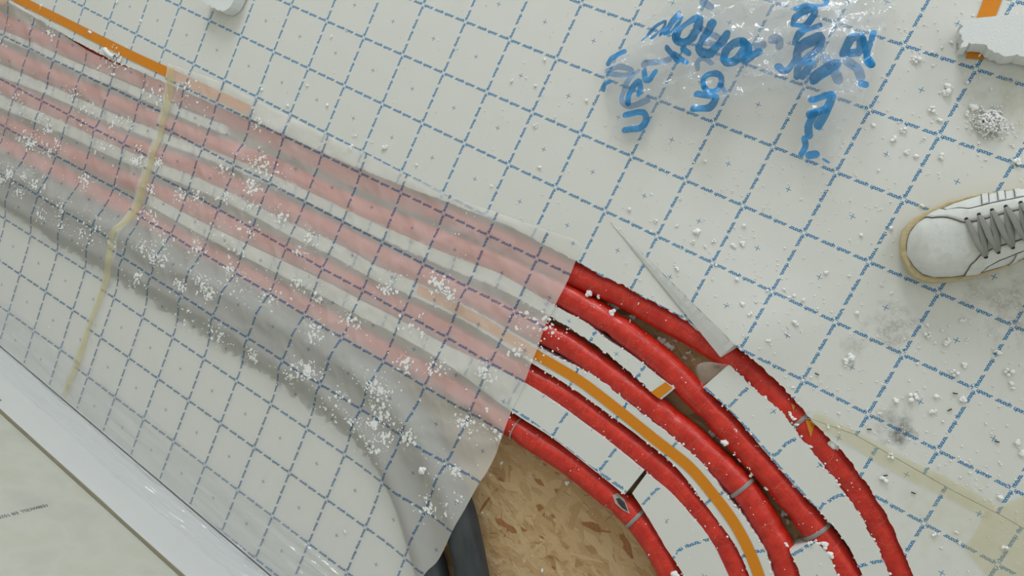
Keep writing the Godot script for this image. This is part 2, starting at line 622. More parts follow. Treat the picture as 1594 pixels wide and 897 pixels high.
func materials() -> void:
	var ink := Color(0.20, 0.49, 0.67)
	var film := Color(0.868, 0.870, 0.842)
	M.print = mat(Color.WHITE, 0.42)
	M.print.albedo_texture = print_tile(1024, film, ink, 0.0)
	M.board = M.print.duplicate()
	M.board.detail_enabled = true
	M.board.detail_uv_layer = BaseMaterial3D.DETAIL_UV_2
	M.board.detail_blend_mode = BaseMaterial3D.BLEND_MODE_MIX
	M.board.detail_albedo = stain_texture()
	M.eps = mat(Color(0.89, 0.90, 0.89), 0.85)
	M.eps.uv1_triplanar = true
	M.eps.uv1_world_triplanar = true
	M.eps.uv1_scale = Vector3.ONE * 26
	M.eps.normal_enabled = true
	M.eps.normal_texture = noise_texture(0.05, [], 256, 2, 3, true, 5.0)
	M.eps.normal_scale = 0.4
	M.bead = mat(Color(0.95, 0.95, 0.94), 0.8)
	M.film = mat(Color.WHITE, 0.36)
	M.film.transparency = BaseMaterial3D.TRANSPARENCY_ALPHA
	M.film.albedo_texture = print_tile(1024, Color(0.975, 0.968, 0.94, 0.47), Color(0.20, 0.40, 0.57, 0.82), 0.10)
	M.film.backlight_enabled = true
	M.film.backlight = Color(0.45, 0.45, 0.43)
	M.orange = mat(Color(0.87, 0.53, 0.0), 0.45)
	M.orange.albedo_texture = noise_texture(0.02, [Color(0.93, 0.93, 0.93), Color.WHITE, Color(0.95, 0.95, 0.95)], 256, 3, 9)
	M.deck = mat(Color(0.89, 0.87, 0.86), 0.7)
	M.deck.albedo_texture = strand_texture(1024)
	M.deck.normal_enabled = true
	M.deck.normal_texture = noise_texture(0.03, [], 512, 4, 14, true, 4.0)
	M.deck.normal_scale = 0.5
	M.red = mat(Color.WHITE, 0.36)
	M.red.albedo_texture = sleeve_texture(1024, 256)
	M.red.normal_enabled = true
	M.red.normal_texture = noise_texture(0.02, [], 512, 4, 6, true, 5.0)
	M.red.normal_scale = 0.45
	M.dark = mat(Color(0.245, 0.265, 0.27), 0.6)
	M.dark.albedo_texture = noise_texture(0.015, [Color(0.7, 0.7, 0.72), Color(0.9, 0.9, 0.9), Color.WHITE], 512, 5, 19)
	M.strap = mat(Color(0.56, 0.56, 0.54), 0.4)
	M.hole = mat(Color(0.13, 0.14, 0.14), 0.6)
	M.foam = mat(Color(0.66, 0.62, 0.58), 0.8)
	M.clear = mat(Color(0.95, 0.97, 1.0), 0.07, 0.06)
	M.bag = mat(Color(0.93, 0.96, 1.0), 0.06, 0.05)
	M.tab = mat(Color(0.93, 0.92, 0.90), 0.4, 0.20)
	M.bagink = mat(Color(0.0, 0.545, 0.80), 0.25)
	M.bagink.transparency = BaseMaterial3D.TRANSPARENCY_ALPHA
	M.bagink.roughness = 0.3
	M.bagink.albedo_color.a = 0.86
	M.baginkpale = M.bagink.duplicate()
	M.baginkpale.albedo_color = Color(0.0, 0.52, 0.78, 0.50)
	M.tape = mat(Color(0.90, 0.86, 0.62), 0.35, 0.40)
	M.paletape = mat(Color(0.88, 0.84, 0.62), 0.4, 0.28)
	M.gypsum = mat(Color.WHITE, 0.8)
	M.gypsum.albedo_texture = noise_texture(0.006, [Color(0.72, 0.725, 0.68), Color(0.765, 0.77, 0.725), Color(0.74, 0.74, 0.675)], 1024, 6, 30)
	M.gypsum.uv1_triplanar = true
	M.gypsum.uv1_world_triplanar = true
	M.gypsum.uv1_scale = Vector3.ONE * 1.1
	M.edge = mat(Color(0.81, 0.82, 0.81), 0.6)
	M.edgetop = mat(Color(0.60, 0.57, 0.49), 0.8)
	M.paint = mat(Color(0.86, 0.855, 0.84), 0.8)
	M.frame = mat(Color(0.85, 0.85, 0.85), 0.4)
	M.textink = mat(Color(0.40, 0.40, 0.38), 0.7)
	M.leather = mat(Color(0.87, 0.88, 0.87), 0.42)
	M.leather.normal_enabled = true
	M.leather.normal_texture = noise_texture(0.06, [], 512, 3, 40, true, 3.0)
	M.leather.normal_scale = 0.25
	M.leather.uv1_triplanar = true
	M.leather.uv1_scale = Vector3.ONE * 9
	M.leather.albedo_texture = noise_texture(0.01, [Color(0.93, 0.92, 0.88), Color.WHITE, Color(0.97, 0.965, 0.94)], 512, 5, 41)
	M.sole = mat(Color(0.80, 0.735, 0.575), 0.55)
	M.sole.albedo_texture = noise_texture(0.02, [Color(0.85, 0.82, 0.76), Color.WHITE, Color(0.93, 0.90, 0.84)], 256, 4, 43)
	M.seam = mat(Color(0.36, 0.34, 0.30), 0.8)
	M.lace = mat(Color(0.60, 0.60, 0.57), 0.85)
	M.lace.normal_enabled = true
	M.lace.normal_texture = noise_texture(0.2, [], 128, 1, 45, true, 4.0)
	M.eyelet = mat(Color(0.10, 0.09, 0.08), 0.6)
	M.lining = mat(Color(0.62, 0.60, 0.56), 0.85)
	M.speck = mat(Color(0.22, 0.13, 0.07), 0.7)

# ---------------------------------------------------------------- the place
func _ready() -> void:
	rng.seed = 77
	noise.seed = 2
	noise.frequency = 0.02
	fine.seed = 6
	fine.frequency = 1.0
	fine.fractal_octaves = 3
	fold.seed = 12
	fold.frequency = 1.0
	fold.fractal_type = FastNoiseLite.FRACTAL_RIDGED
	fold.fractal_octaves = 3
	camera_and_light()
	materials()
	room()
	pipes()
	boards()
	strips()
	films()
	straps_and_scraps()
	bag()
	shoe()
	crumbs()

func camera_and_light() -> void:
	var cam := Camera3D.new()
	cam.name = "camera"
	cam.fov = 42.0025
	cam.near = 0.02
	add_child(cam)
	cam.global_transform = Transform3D(Basis(RIGHT, -DOWN, -AHEAD).orthonormalized(), EYE)
	cam.current = true
	var env := Environment.new()
	env.background_mode = Environment.BG_SKY
	var sky := Sky.new()
	var sm := ProceduralSkyMaterial.new()
	sm.sky_top_color = Color(0.80, 0.85, 0.92)
	sm.sky_horizon_color = Color(0.92, 0.94, 0.96)
	sm.ground_bottom_color = Color(0.55, 0.54, 0.52)
	sm.ground_horizon_color = Color(0.80, 0.80, 0.80)
	sm.sky_energy_multiplier = 0.6
	sky.sky_material = sm
	env.sky = sky
	env.tonemap_mode = Environment.TONE_MAPPER_LINEAR
	env.tonemap_exposure = 0.86
	env.sdfgi_enabled = true
	env.ssao_enabled = true
	env.ssil_enabled = true
	var we := WorldEnvironment.new()
	we.name = "world_environment"
	we.environment = env
	add_child(we)
	# daylight through the two windows opposite the gypsum wall, and through the one beside it
	for w in [[Vector3(-0.55, 1.5, -3.15), Vector2(1.1, 1.3), 0.0, 5.8], [Vector3(2.25, 1.5, -3.15), Vector2(1.1, 1.3), 0.0, 2.5], [Vector3(3.65, 1.5, -0.95), Vector2(2.0, 1.3), -PI / 2, 0.40]]:
		var l := AreaLight3D.new()
		l.name = "window_daylight"
		l.area_size = w[1]
		l.area_normalize_energy = false
		l.light_energy = w[3]
		l.light_color = Color(0.96, 0.98, 1.0)
		l.shadow_enabled = true
		l.area_range = 12.0
		add_child(l, true)
		l.position = w[0]
		l.rotation.y = PI + w[2]

func wall_with_holes(called: String, label: String, along: Vector3, at: Vector3, length: float, thick: Vector3, holes: Array) -> void:
	# vertical wall from `at` along `along`; holes = [[from, to]] between y 0.85 and 2.15
	var g := Geo.new()
	var cut := [0.0]
	for h in holes:
		cut.append(h[0])
		cut.append(h[1])
	cut.append(length)
	for k in range(0, cut.size(), 2):
		_span(g, at + along * cut[k] + Vector3(0, -0.2, 0), along * (cut[k + 1] - cut[k]), 2.8, thick)
	for h in holes:
		_span(g, at + along * h[0] + Vector3(0, -0.2, 0), along * (h[1] - h[0]), 1.05, thick)
		_span(g, at + along * h[0] + Vector3(0, 2.15, 0), along * (h[1] - h[0]), 0.45, thick)
	struct(called, g.mesh(), M.paint, label, "wall")

func _span(g: Geo, a: Vector3, d: Vector3, height: float, thick: Vector3) -> void:
	var b := a + d + thick + Vector3(0, height, 0)
	g.box(a.min(b), a.max(b))

func room() -> void:
	# chipboard deck, textured at 0.9 m a tile
	var g := Geo.new()
	var q := [Vector3(-3.0, DECK, -3.2), Vector3(3.7, DECK, -3.2), Vector3(3.7, DECK, WALL_Z + 0.1), Vector3(-3.0, DECK, WALL_Z + 0.1)]
	var uv := []
	for v in q:
		var x: float = v.x
		var z: float = v.z
		uv.append(Vector2(x * 0.93 + z * 0.36, z * 0.93 - x * 0.36) / 0.62)
	g.quad(q[0], q[1], q[2], q[3], Vector3.UP, uv[0], uv[1], uv[2], uv[3])
	g.box(Vector3(-3.0, DECK - 0.03, -3.2), Vector3(3.7, DECK - 0.0005, WALL_Z + 0.1))
	struct("floor", g.mesh(), M.deck, "bare oriented strand board deck with flaky wood grain", "floor")
	struct("wall_left", box_mesh(Vector3(-3.0, -0.2, WALL_Z), Vector3(3.7, 2.6, WALL_Z + 0.1)), M.gypsum, "grey gypsum fibre board wall above the white edge strip", "wall")
	struct("ceiling", box_mesh(Vector3(-3.1, 2.6, -3.3), Vector3(3.8, 2.7, WALL_Z + 0.1)), M.paint, "plain white ceiling over the room", "ceiling")
	wall_with_holes("wall_back", "white wall with two windows opposite the gypsum wall", Vector3.RIGHT, Vector3(-3.0, 0, -3.3), 6.7, Vector3(0, 0, 0.1), [[1.9, 3.0], [4.7, 5.8]])
	wall_with_holes("wall_right", "white wall with one window beside the shoe", Vector3.BACK, Vector3(3.7, 0, -3.2), 4.3, Vector3(0.1, 0, 0), [[1.25, 3.25]])
	wall_with_holes("wall_front", "plain white wall at the end of the pipes", Vector3.BACK, Vector3(-3.1, 0, -3.2), 4.3, Vector3(0.1, 0, 0), [])
	var n_ := 1
	for w in [[Vector3(-1.1, 0.85, -3.27), Vector3(1.1, 0, 0)], [Vector3(1.7, 0.85, -3.27), Vector3(1.1, 0, 0)], [Vector3(3.73, 0.85, -1.95), Vector3(0, 0, 2.0)]]:
		var f := Geo.new()
		var d: Vector3 = w[1]
		var dn := d.normalized()
		var t := Vector3(0.05, 0, 0.05) - dn.abs() * 0.05
		var lo: Vector3 = w[0]
		for s: float in [0.0, 0.5, 1.0]:
			var a: Vector3 = lo + d * s - dn * 0.06 * s
			f.box(a, a + dn * 0.06 + t + Vector3(0, 1.3, 0))
		f.box(lo, lo + d + t + Vector3(0, 0.06, 0))
		f.box(lo + Vector3(0, 1.24, 0), lo + d + t + Vector3(0, 1.3, 0))
		struct("window_%d" % n_, f.mesh(), M.frame, ["white frame of the window facing the pipes' far run", "white frame of the window facing the shoe's side", "white frame of the window in the side wall"][n_ - 1], "window")
		n_ += 1
	# white edge strip standing along the wall
	var s := thing("edge_strip", "white foam edge strip standing along the foot of the gypsum wall", "edge strip", Vector3(0, 0, WALL_Z))
	var pos := PackedVector3Array()
	var uvs := PackedVector2Array()
	for i in 121:
		var x := -2.4 + i * 0.035
		var w := 0.0012 * fine.get_noise_1d(x * 6)
		var prof := [Vector2(0, -0.001), Vector2(0.148, -0.001), Vector2(0.1482, -0.004), Vector2(0.148, -0.0095 - w), Vector2(0.1, -0.0085 - w), Vector2(0.03, -0.0085), Vector2(0.001, -0.0085)]
		for p in prof:
			pos.append(Vector3(x, p.x + (0.0015 * fine.get_noise_1d(x * 4 + 9) if p.x > 0.12 else 0.0), p.y))
			uvs.append(Vector2(x, p.x))
	obj("strip_body", grid(121, 7, pos, uvs, true), M.edge, s)
	obj("top_edge", box_mesh(Vector3(-2.4, 0.1475, -0.0085), Vector3(1.8, 0.1495, -0.0008)), M.edgetop, s)
	# its clear flange lies folded on the floor
	pos = PackedVector3Array()
	uvs = PackedVector2Array()
	for i in 301:
		var x := -1.7 + i * 0.01
		for k in 121:
			var f := k / 120.0
			var z := -0.0095 - 0.118 * maxf(0.0, f - 0.28) / 0.72
			var y := 0.001
			if f < 0.28:
				y = 0.065 * (1.0 - f / 0.28)
			var r := 1.0 - absf(fold.get_noise_2d(x * 2.2 + z * 3.0, z * 20 + 4 + y * 18))
			var crease := 0.009 * maxf(0.0, fold.get_noise_2d(x * 2.4, z * 26 + y * 20)) + 0.003 * r
			for rk in 6:
				var zk := -0.016 - rk * 0.017 + 0.014 * fine.get_noise_1d(x * 1.6 + rk * 7.3)
				crease += (0.002 + 0.007 * maxf(0.0, fine.get_noise_1d(x * 5 + rk * 3.1 + 40))) * maxf(0.0, 1.0 - absf(z - zk) / 0.004)
			var lump := 0.006 * exp(-pow((z + 0.012) / 0.012, 2)) * (0.6 + fine.get_noise_1d(x * 9))
			if f < 0.28:
				z -= 0.5 * crease + 0.004 * absf(fine.get_noise_2d(x * 12 + y * 30, y * 34))
			pos.append(Vector3(x, y + crease + lump, z))
			uvs.append(Vector2(x, f))
	obj("clear_flange", grid(301, 121, pos, uvs, false), M.clear, s)
	# print on the wall and on the strip
	wall_text("FERMACELL  EN 15283-2  GF", Vector3(0.108, 0.238, WALL_Z - 0.0006), Vector3(0.0, 1, 0), 0.0100, get_node("wall_left"))
	wall_text("a", Vector3(-0.262, 0.133, -0.0095), Vector3(1, 0, 0), 0.022, s)

func wall_text(text: String, at: Vector3, along: Vector3, height: float, parent: Node) -> void:
	var tm := TextMesh.new()
	var f := SystemFont.new()
	f.font_names = PackedStringArray(["Droid Sans"])
	tm.font = f
	tm.text = text
	tm.font_size = 32
	tm.pixel_size = height / 32.0
	tm.depth = 0.0003
	tm.horizontal_alignment = HORIZONTAL_ALIGNMENT_LEFT
	var o := obj("printed_text", tm, M.textink, parent)
	var z := Vector3(0, 0, -1)
	o.transform = Transform3D(Basis(along, z.cross(along), z), at)

# ---------------------------------------------------------------- pipes
const PIPE_R := 0.0225
var runs := {}       # name -> smoothed centre line
var tubes := {}

func pipes() -> void:
	var px := [
		[[23, 42], [144, 91], [284, 149], [395, 198], [500, 250], [600, 295], [700, 336], [800, 380], [897, 426], [932, 442], [962, 455], [990, 470], [1034, 495], [1079, 519], [1136, 555], [1178, 589], [1222, 631], [1254, 663], [1298, 714], [1331, 757], [1364, 806], [1384, 846], [1404, 894], [1421, 945], [1432, 995]],
		[[25, 92], [97, 124], [183, 162], [306, 212], [370, 239], [450, 272], [534, 312], [600, 341], [701, 380], [801, 422], [880, 460], [913, 479], [945, 498], [974, 518], [1003, 540], [1035, 566], [1075, 606], [1113, 644], [1147, 682], [1178, 715], [1210, 749], [1243, 789], [1271, 825], [1319, 892], [1346, 940], [1362, 985]],
		[[15, 138], [92, 174], [177, 213], [242, 239], [318, 268], [395, 301], [470, 336], [530, 363], [600, 399], [700, 446], [780, 485], [848, 518], [886, 537], [920, 561], [960, 591], [1005, 624], [1062, 669], [1107, 710], [1154, 757], [1180, 793], [1201, 828], [1217, 858], [1229, 894], [1239, 935], [1245, 980]],
		[[20, 197], [100, 233], [180, 272], [240, 296], [309, 326], [380, 359], [477, 404], [540, 434], [600, 465], [670, 500], [745, 543], [816, 581], [883, 618], [949, 667], [1018, 721], [1065, 765], [1095, 797], [1120, 830], [1139, 862], [1152, 894], [1166, 935], [1178, 980]],
		[[20, 232], [90, 268], [150, 300], [231, 342], [301, 380], [368, 416], [494, 486], [580, 534], [650, 572], [720, 612], [784, 654], [840, 690], [889, 722], [949, 770], [990, 806], [1022, 850], [1045, 894], [1063, 940], [1077, 985]]]
	var labels := [
		"red insulated pipe on the outside of the bend against the printed floor board",
		"red insulated pipe second from the outside of the bend",
		"red insulated middle pipe of the five, beside the strip with long orange tape",
		"red insulated pipe between the yellow taped strip and the white printed strip",
		"red insulated pipe on the inside of the bend with a torn hole, beside bare chipboard"]
	var creases := [[[1331, 757], [1166, 580]], [[962, 497], [1113, 640], [1245, 790]], [[1195, 828], [1046, 655]], [[1112, 852], [1020, 727]], [[802, 668], [960, 775]]]
	for k in 5:
		var p := pts(px[k], DECK + PIPE_R)
		var d := (p[0] - p[1]).normalized()
		d = Vector3(d.x, 0, d.z * 0.6).normalized()
		p.insert(0, p[0] + d * 0.45)
		p.insert(0, p[0] + d * 0.45)
		var path := smooth(p, 0.006)
		runs[k] = path
		var cr := []
		for c in creases[k]:
			cr.append([nearest(path, P(c[0], c[1], DECK + PIPE_R)), 0.0035])
		var t := thing("red_pipe", labels[k], "pipe", Vector3.ZERO, "red insulated pipes in the trench")
		obj("foam_sleeve", tube(path, PIPE_R, 20, 0.0009, cr, k * 1.7), M.red, t)
		if k == 4:
			# torn hole in the sleeve with its pale foam rim, and the pale joint ring
			var hole := [[], []]
			for q in [[953, 771], [960, 769], [971, 779], [981, 800], [969, 793], [958, 783]]:
				hole[0].append(P(q[0], q[1], -0.006))
			for q in [[959, 776], [964, 776], [972, 783], [978, 796], [969, 790], [963, 783]]:
				hole[1].append(P(q[0], q[1], -0.006))
			var c := P(968, 785, -0.006)
			var torn: Node = null
			for s in [[0, 0.0006, M.foam, "torn_rim"], [1, 0.0014, M.hole, "hole_core"]]:
				var g := Geo.new()
				var n_: int = hole[0].size()
				for i in n_:
					var a: Vector3 = hole[s[0]][i]
					var b: Vector3 = hole[s[0]][(i + 1) % n_]
					var w := [c, a, b]
					for z in 3:
						var near := path[nearest(path, w[z])]
						var off := flat(w[z]).distance_to(flat(near))
						w[z].y = near.y + sqrt(maxf(0.00002, PIPE_R * PIPE_R - off * off)) + s[1] + 0.0008
					g.tri(w[0], w[1], w[2], Vector2.ZERO, Vector2.ZERO, Vector2.ZERO, Vector3.UP)
				torn = obj(s[3], g.mesh(), s[2], t if s[0] == 0 else torn)
			obj("joint_ring", band(path, nearest(path, P(802, 668, DECK + PIPE_R)), PIPE_R - 0.0002, 0.0022), M.foam, t)
	# two dark tubes that leave the trench
	var dk := [[[7, 262], [76, 299], [135, 332], [216, 375], [285, 415], [351, 452], [476, 523], [562, 578], [631, 642], [680, 715], [708, 780], [722, 830], [735, 897], [745, 960]],
		[[-3, 297], [66, 336], [125, 370], [204, 414], [272, 454], [338, 492], [461, 570], [540, 632], [598, 700], [634, 770], [656, 835], [674, 900], [685, 960]]]
	for k in 2:
		var p := pts(dk[k], DECK + 0.0325)
		var d := (p[0] - p[1]).normalized()
		p.insert(0, p[0] + d * 0.45)
		p.insert(0, p[0] + d * 0.45)
		tubes[k] = smooth(p, 0.008)
		tag(obj("dark_tube", tube(tubes[k], 0.0315, 24, 0.0008, [], 9.0 + k), M.dark), ["thick dark grey foam tube curving out from under the film beside the chipboard", "thick dark grey foam tube nearest the edge strip, mostly under the film"][k], "tube", "dark grey tubes under the film")

func nearest(path: PackedVector3Array, q: Vector3) -> int:
	var best := 0
	var bd := 1e9
	for i in path.size():
		var d := Vector2(path[i].x - q.x, path[i].z - q.z).length_squared()
		if d < bd:
			bd = d
			best = i
	return best

func band(path: PackedVector3Array, at: int, r: float, width: float) -> ArrayMesh:
	var c := path[at]
	var d := (path[mini(at + 1, path.size() - 1)] - path[maxi(at - 1, 0)]).normalized()
	var s := d.cross(Vector3.UP).normalized()
	var u := s.cross(d)
	var pos := PackedVector3Array()
	var uv := PackedVector2Array()
	for w in [[-0.5, -0.0015], [-0.45, 0.0006], [0.45, 0.0006], [0.5, -0.0015]]:
		for k in 25:
			var a := TAU * (k % 24) / 24.0
			var rr: float = r + w[1]
			pos.append(c + d * width * w[0] + s * cos(a) * rr + u * sin(a) * rr)
			uv.append(Vector2(w[0], k / 24.0))
	return grid(4, 25, pos, uv, false)

# ---------------------------------------------------------------- boards
var cut_a: Vector2
var lock := 0
var cut_b: Vector2
const SEAM := [[1262, 640], [1330, 676], [1400, 716], [1480, 762], [1560, 803], [1640, 850]]

func wrinkle(q: Vector2) -> float:
	return 0.00035 * fine.get_noise_2d(q.x * 16, q.y * 16) + 0.0011 * maxf(0.0, fold.get_noise_2d(q.x * 3.1 + q.y, q.y * 3.1) - 0.62)

func board_h(q: Vector2) -> float:
	var h := wrinkle(q)
	var ab := cut_b - cut_a
	var l := ab.length()
	var d := ab / l
	var t := (q - cut_a).dot(d) / l
	var side := (q - cut_a).cross(d)   # positive on the lifted side
	if (side > -0.0005 and lock == 0) or lock == 1:
		var f := clampf(t, 0, 1)
		var beyond := maxf(0.0, t - 1.0) * l
		var w := 1.0 - smoothstep(0.0, 0.16, side)
		h += 0.016 * pow(f, 1.2) * w * (1.0 - smoothstep(0.0, 0.10, beyond))
	else:
		h -= 0.004 * clampf(t, 0, 1) * (1.0 - smoothstep(0.0, 0.06, -side))
	return h

var board_edge: PackedVector2Array

func lifted(q: Vector2) -> float:
	lock = 1
	var h := board_h(q)
	lock = 0
	return h

func boards() -> void:
	cut_a = flat(P(950, 345))
	cut_b = flat(P(1143, 536, 0.016))
	var edge_px := [[-30, -18], [45, 21], [115, 63], [180, 96], [262, 130], [330, 161], [400, 191], [445, 211], [534, 252], [600, 279], [700, 316], [800, 356], [902, 410], [936, 430], [965, 442], [1006, 465], [1041, 483], [1070, 500], [1100, 528], [1118, 552]]
	var left := PackedVector2Array()
	for q in edge_px:
		left.append(flat(P(q[0], q[1])))
	left.insert(0, Vector2(-2.2, left[0].y + 0.06))
	left = ragged(left, 0.0035, 0.0024)
	var right_px := [[1147, 541], [1193, 577], [1235, 621], [1262, 652]]
	var right := PackedVector2Array([cut_b])
	for q in right_px:
		right.append(flat(P(q[0], q[1])))
	right[1] = cut_b.lerp(right[2], 0.12)
	right = ragged(right, 0.0035, 0.0022)
	var seam := PackedVector2Array()
	for q in SEAM:
		seam.append(flat(P(q[0], q[1])))
	var poly := left.duplicate()
	for k in 24:
		poly.append(cut_a.lerp(cut_b, k / 24.0))
	poly.append_array(right)
	for i in range(1, seam.size()):
		poly.append(seam[i])
	poly.append_array(PackedVector2Array([Vector2(2.4, seam[seam.size() - 1].y + 0.1), Vector2(2.4, -1.0), Vector2(-2.2, -1.0)]))
	board_edge = poly
	var uvw := func(q: Vector2) -> Vector2: return q / 0.1
	var t := thing("insulation_board", "large white floor insulation board printed with a blue grid, under shoe and bag", "insulation board")
	var m := sheet(poly, 0.012, board_h, uvw, STAIN)
	skirt(poly, board_h, DECK, m)
	obj("printed_top", m, [M.board, M.eps], t)
	# slanting cut face of the lifted corner
	var g := Geo.new()
	var n_ := 40
	var low_b := P(1121, 556, 0.002)
	var rows := []
	for i in n_ + 1:
		var f := float(i) / n_
		var a := cut_a.lerp(cut_b, f)
		var top := Vector3(a.x, lifted(a) + 0.0003, a.y)
		var lowq := P(950, 345).lerp(low_b, f)
		lowq.y = 0.001
		var jag := Vector3(rng.randf() - 0.5, rng.randf() - 0.5, rng.randf() - 0.5) * 0.0016
		rows.append([top + jag, top.lerp(lowq, 0.5) + Vector3(0, 0.0006, 0) + jag * 0.6, lowq])
	for i in n_:
		for k in 2:
			g.quad(rows[i][k], rows[i + 1][k], rows[i + 1][k + 1], rows[i][k + 1], Vector3(-0.3, 1, 0.3))
	# closing face at the free end
	g.quad(rows[n_][0], rows[n_][2], rows[n_][2] + Vector3(0.01, -0.045, 0.0), rows[n_][0] + Vector3(0.01, -0.07, 0.0), Vector3(0.3, 0, 1))
	obj("cut_face", g.mesh(), M.eps, t)
	# orange tape along the far edge
	var tp := PackedVector3Array()
	for q in [[-60, -46], [20, 0], [45, 13], [100, 40], [165, 73], [214, 97], [262, 119], [330, 151], [398, 182]]:
		tp.append(P(q[0], q[1] - 6, 0.0015))
	obj("orange_tape", ribbon(smooth(tp, 0.02), 0.021), M.orange, t).set_meta("label", "orange adhesive tape along the board edge")
	# the board on the other side of the seam, its print shifted
	var r2_px := [[1262, 652], [1310, 701], [1348, 751], [1382, 806], [1403, 852], [1422, 897], [1441, 950], [1450, 1000]]
	var r2 := PackedVector2Array()
	for q in r2_px:
		r2.append(flat(P(q[0], q[1])))
	r2 = ragged(r2, 0.0035, 0.0022)
	var poly2 := PackedVector2Array()
	for i in range(seam.size() - 1, 0, -1):
		poly2.append(seam[i] + Vector2(0, 0.0008))
	poly2.append_array(r2)
	var last := r2[r2.size() - 1]
	poly2.append_array(PackedVector2Array([Vector2(last.x + 0.06, 1.06), Vector2(2.4, 1.06), Vector2(2.4, seam[seam.size() - 1].y + 0.101)]))
	var t2 := thing("insulation_board", "white printed insulation board beyond the yellowed tape, outside the pipe bend", "insulation board")
	var m2 := sheet(poly2, 0.014, wrinkle, func(q: Vector2) -> Vector2: return (q - Vector2(0.032, 0.002)) / 0.1, STAIN)
	skirt(poly2, wrinkle, DECK, m2)
	obj("printed_top", m2, [M.board, M.eps], t2)
	# boards out of the picture, so that the floor goes on
	for b in [[Rect2(-2.2, -3.1, 4.6, 2.099), "white printed insulation board towards the two windows"], [Rect2(2.401, -3.1, 1.25, 4.16), "white printed insulation board under the side window"]]:
		var r: Rect2 = b[0]
		var tt := thing("insulation_board", b[1], "insulation board")
		obj("printed_top", slab(PackedVector2Array([r.position, r.position + Vector2(r.size.x, 0), r.end, r.position + Vector2(0, r.size.y)]), 0.0, DECK, uvw), [M.print, M.eps], tt)
	# the board along the wall, under the film
	var le_px := [[-30, 300], [0, 321], [53, 357], [100, 387], [134, 409], [167, 427], [234, 469], [284, 502], [334, 535], [385, 568], [450, 612], [500, 650], [556, 692], [590, 730], [616, 772], [634, 822], [648, 870], [655, 930], [660, 1000]]
	var le := PackedVector2Array()
	for q in le_px:
		le.append(flat(P(q[0], q[1])))
	le.insert(0, Vector2(-2.2, le[0].y - 0.02))
	le = ragged(le, 0.007, 0.014)
	var lp := le.duplicate()
	lp.append_array(PackedVector2Array([Vector2(le[le.size() - 1].x, 1.065), Vector2(-2.2, 1.065)]))
	wall_board = lp
	var t3 := thing("insulation_board", "white insulation board lying between the dark tubes and the wall under film", "insulation board")
	obj("board_body", slab(lp, -0.001, DECK, func(q: Vector2) -> Vector2: return q / 0.1), [M.eps, M.eps], t3)

var wall_board: PackedVector2Array

func strip_poly(a: Array, b: Array, y: float, ra: float, rb: float) -> PackedVector2Array:
	var pa := PackedVector2Array()
	for q in smooth(pts(a, y), 0.012):
		pa.append(flat(q))
	var pb := PackedVector2Array()
	for q in smooth(pts(b, y), 0.012):
		pb.append(flat(q))
	pa.append(flat(P(a[a.size() - 1][0], a[a.size() - 1][1], y)))
	pb.append(flat(P(b[b.size() - 1][0], b[b.size() - 1][1], y)))
	pb.reverse()
	var out := ragged(pa, 0.0035, ra * 0.6)
	out.append_array(ragged(pb, 0.0035, rb * 0.6))
	return out

var strip_polys := []

func strip(label: String, a: Array, b: Array, top: float, ra: float, rb: float, mark: Array, side: float) -> Node3D:
	# the print runs along the strip: a line of words crosses it at `mark`, another runs at `side` metres off its middle
	var poly := strip_poly(a, b, top, ra, rb)
	strip_polys.append([poly, top])
	var t := thing("foam_strip", label, "foam strip", Vector3.ZERO, "white foam strips laid between the pipes")
	var mid := PackedVector3Array()
	for i in mini(a.size(), b.size()):
		var ia := i if a.size() <= b.size() else i * (a.size() - 1) / (b.size() - 1)
		var ib := i if b.size() <= a.size() else i * (b.size() - 1) / (a.size() - 1)
		mid.append((P(a[ia][0], a[ia][1], top) + P(b[ib][0], b[ib][1], top)) / 2)
	mid = smooth(mid, 0.004)
	var phase := nearest(mid, P(mark[0], mark[1], top)) * 0.004
	var uvf := func(q: Vector2) -> Vector2:
		var k := nearest(mid, Vector3(q.x, 0, q.y))
		var d := flat(mid[mini(k + 1, mid.size() - 1)] - mid[maxi(k - 1, 0)]).normalized()
		var w := q - flat(mid[k])
		return Vector2(k * 0.004 + w.dot(d) - phase, d.cross(w) - side) / 0.1
	obj("strip_body", slab(poly, top, DECK + 0.001, uvf), [M.print, M.eps], t)
	# loose beads that cling to the torn edges
	var n_ := 0
	var xf := []
	for i in poly.size():
		var q := poly[i]
		if rng.randf() < (0.42 if rb + ra > 0.004 else 0.08):
			for k in rng.randi_range(1, 2):
				xf.append(Transform3D(Basis().scaled(Vector3.ONE * rng.randf_range(0.0008, 0.0022)), Vector3(q.x + rng.randfn(0, 0.0015), top - rng.randf() * 0.006, q.y + rng.randfn(0, 0.0015))))
	many("edge_beads", bead_mesh(), M.bead, xf, t)
	return t

func many(called: String, mesh: Mesh, m: Material, xf: Array, parent: Node = null) -> MultiMeshInstance3D:
	var mm := MultiMesh.new()
	mm.transform_format = MultiMesh.TRANSFORM_3D
	mm.mesh = mesh
	mm.instance_count = xf.size()
	for i in xf.size():
		mm.set_instance_transform(i, xf[i])
	var o := MultiMeshInstance3D.new()
	o.multimesh = mm
	o.material_override = m
	if parent == null:
		o.name = numbered(called)
		add_child(o)
	else:
		o.name = called
		parent.add_child(o, true)
	o.set_meta("kind", "stuff")
	return o

var _bead: ArrayMesh
func bead_mesh() -> ArrayMesh:
	if _bead == null:
		var s := SphereMesh.new()
		s.radius = 1.0
		s.height = 2.0
		s.radial_segments = 7
		s.rings = 3
		_bead = ArrayMesh.new()
		_bead.add_surface_from_arrays(Mesh.PRIMITIVE_TRIANGLES, s.get_mesh_arrays())
	return _bead

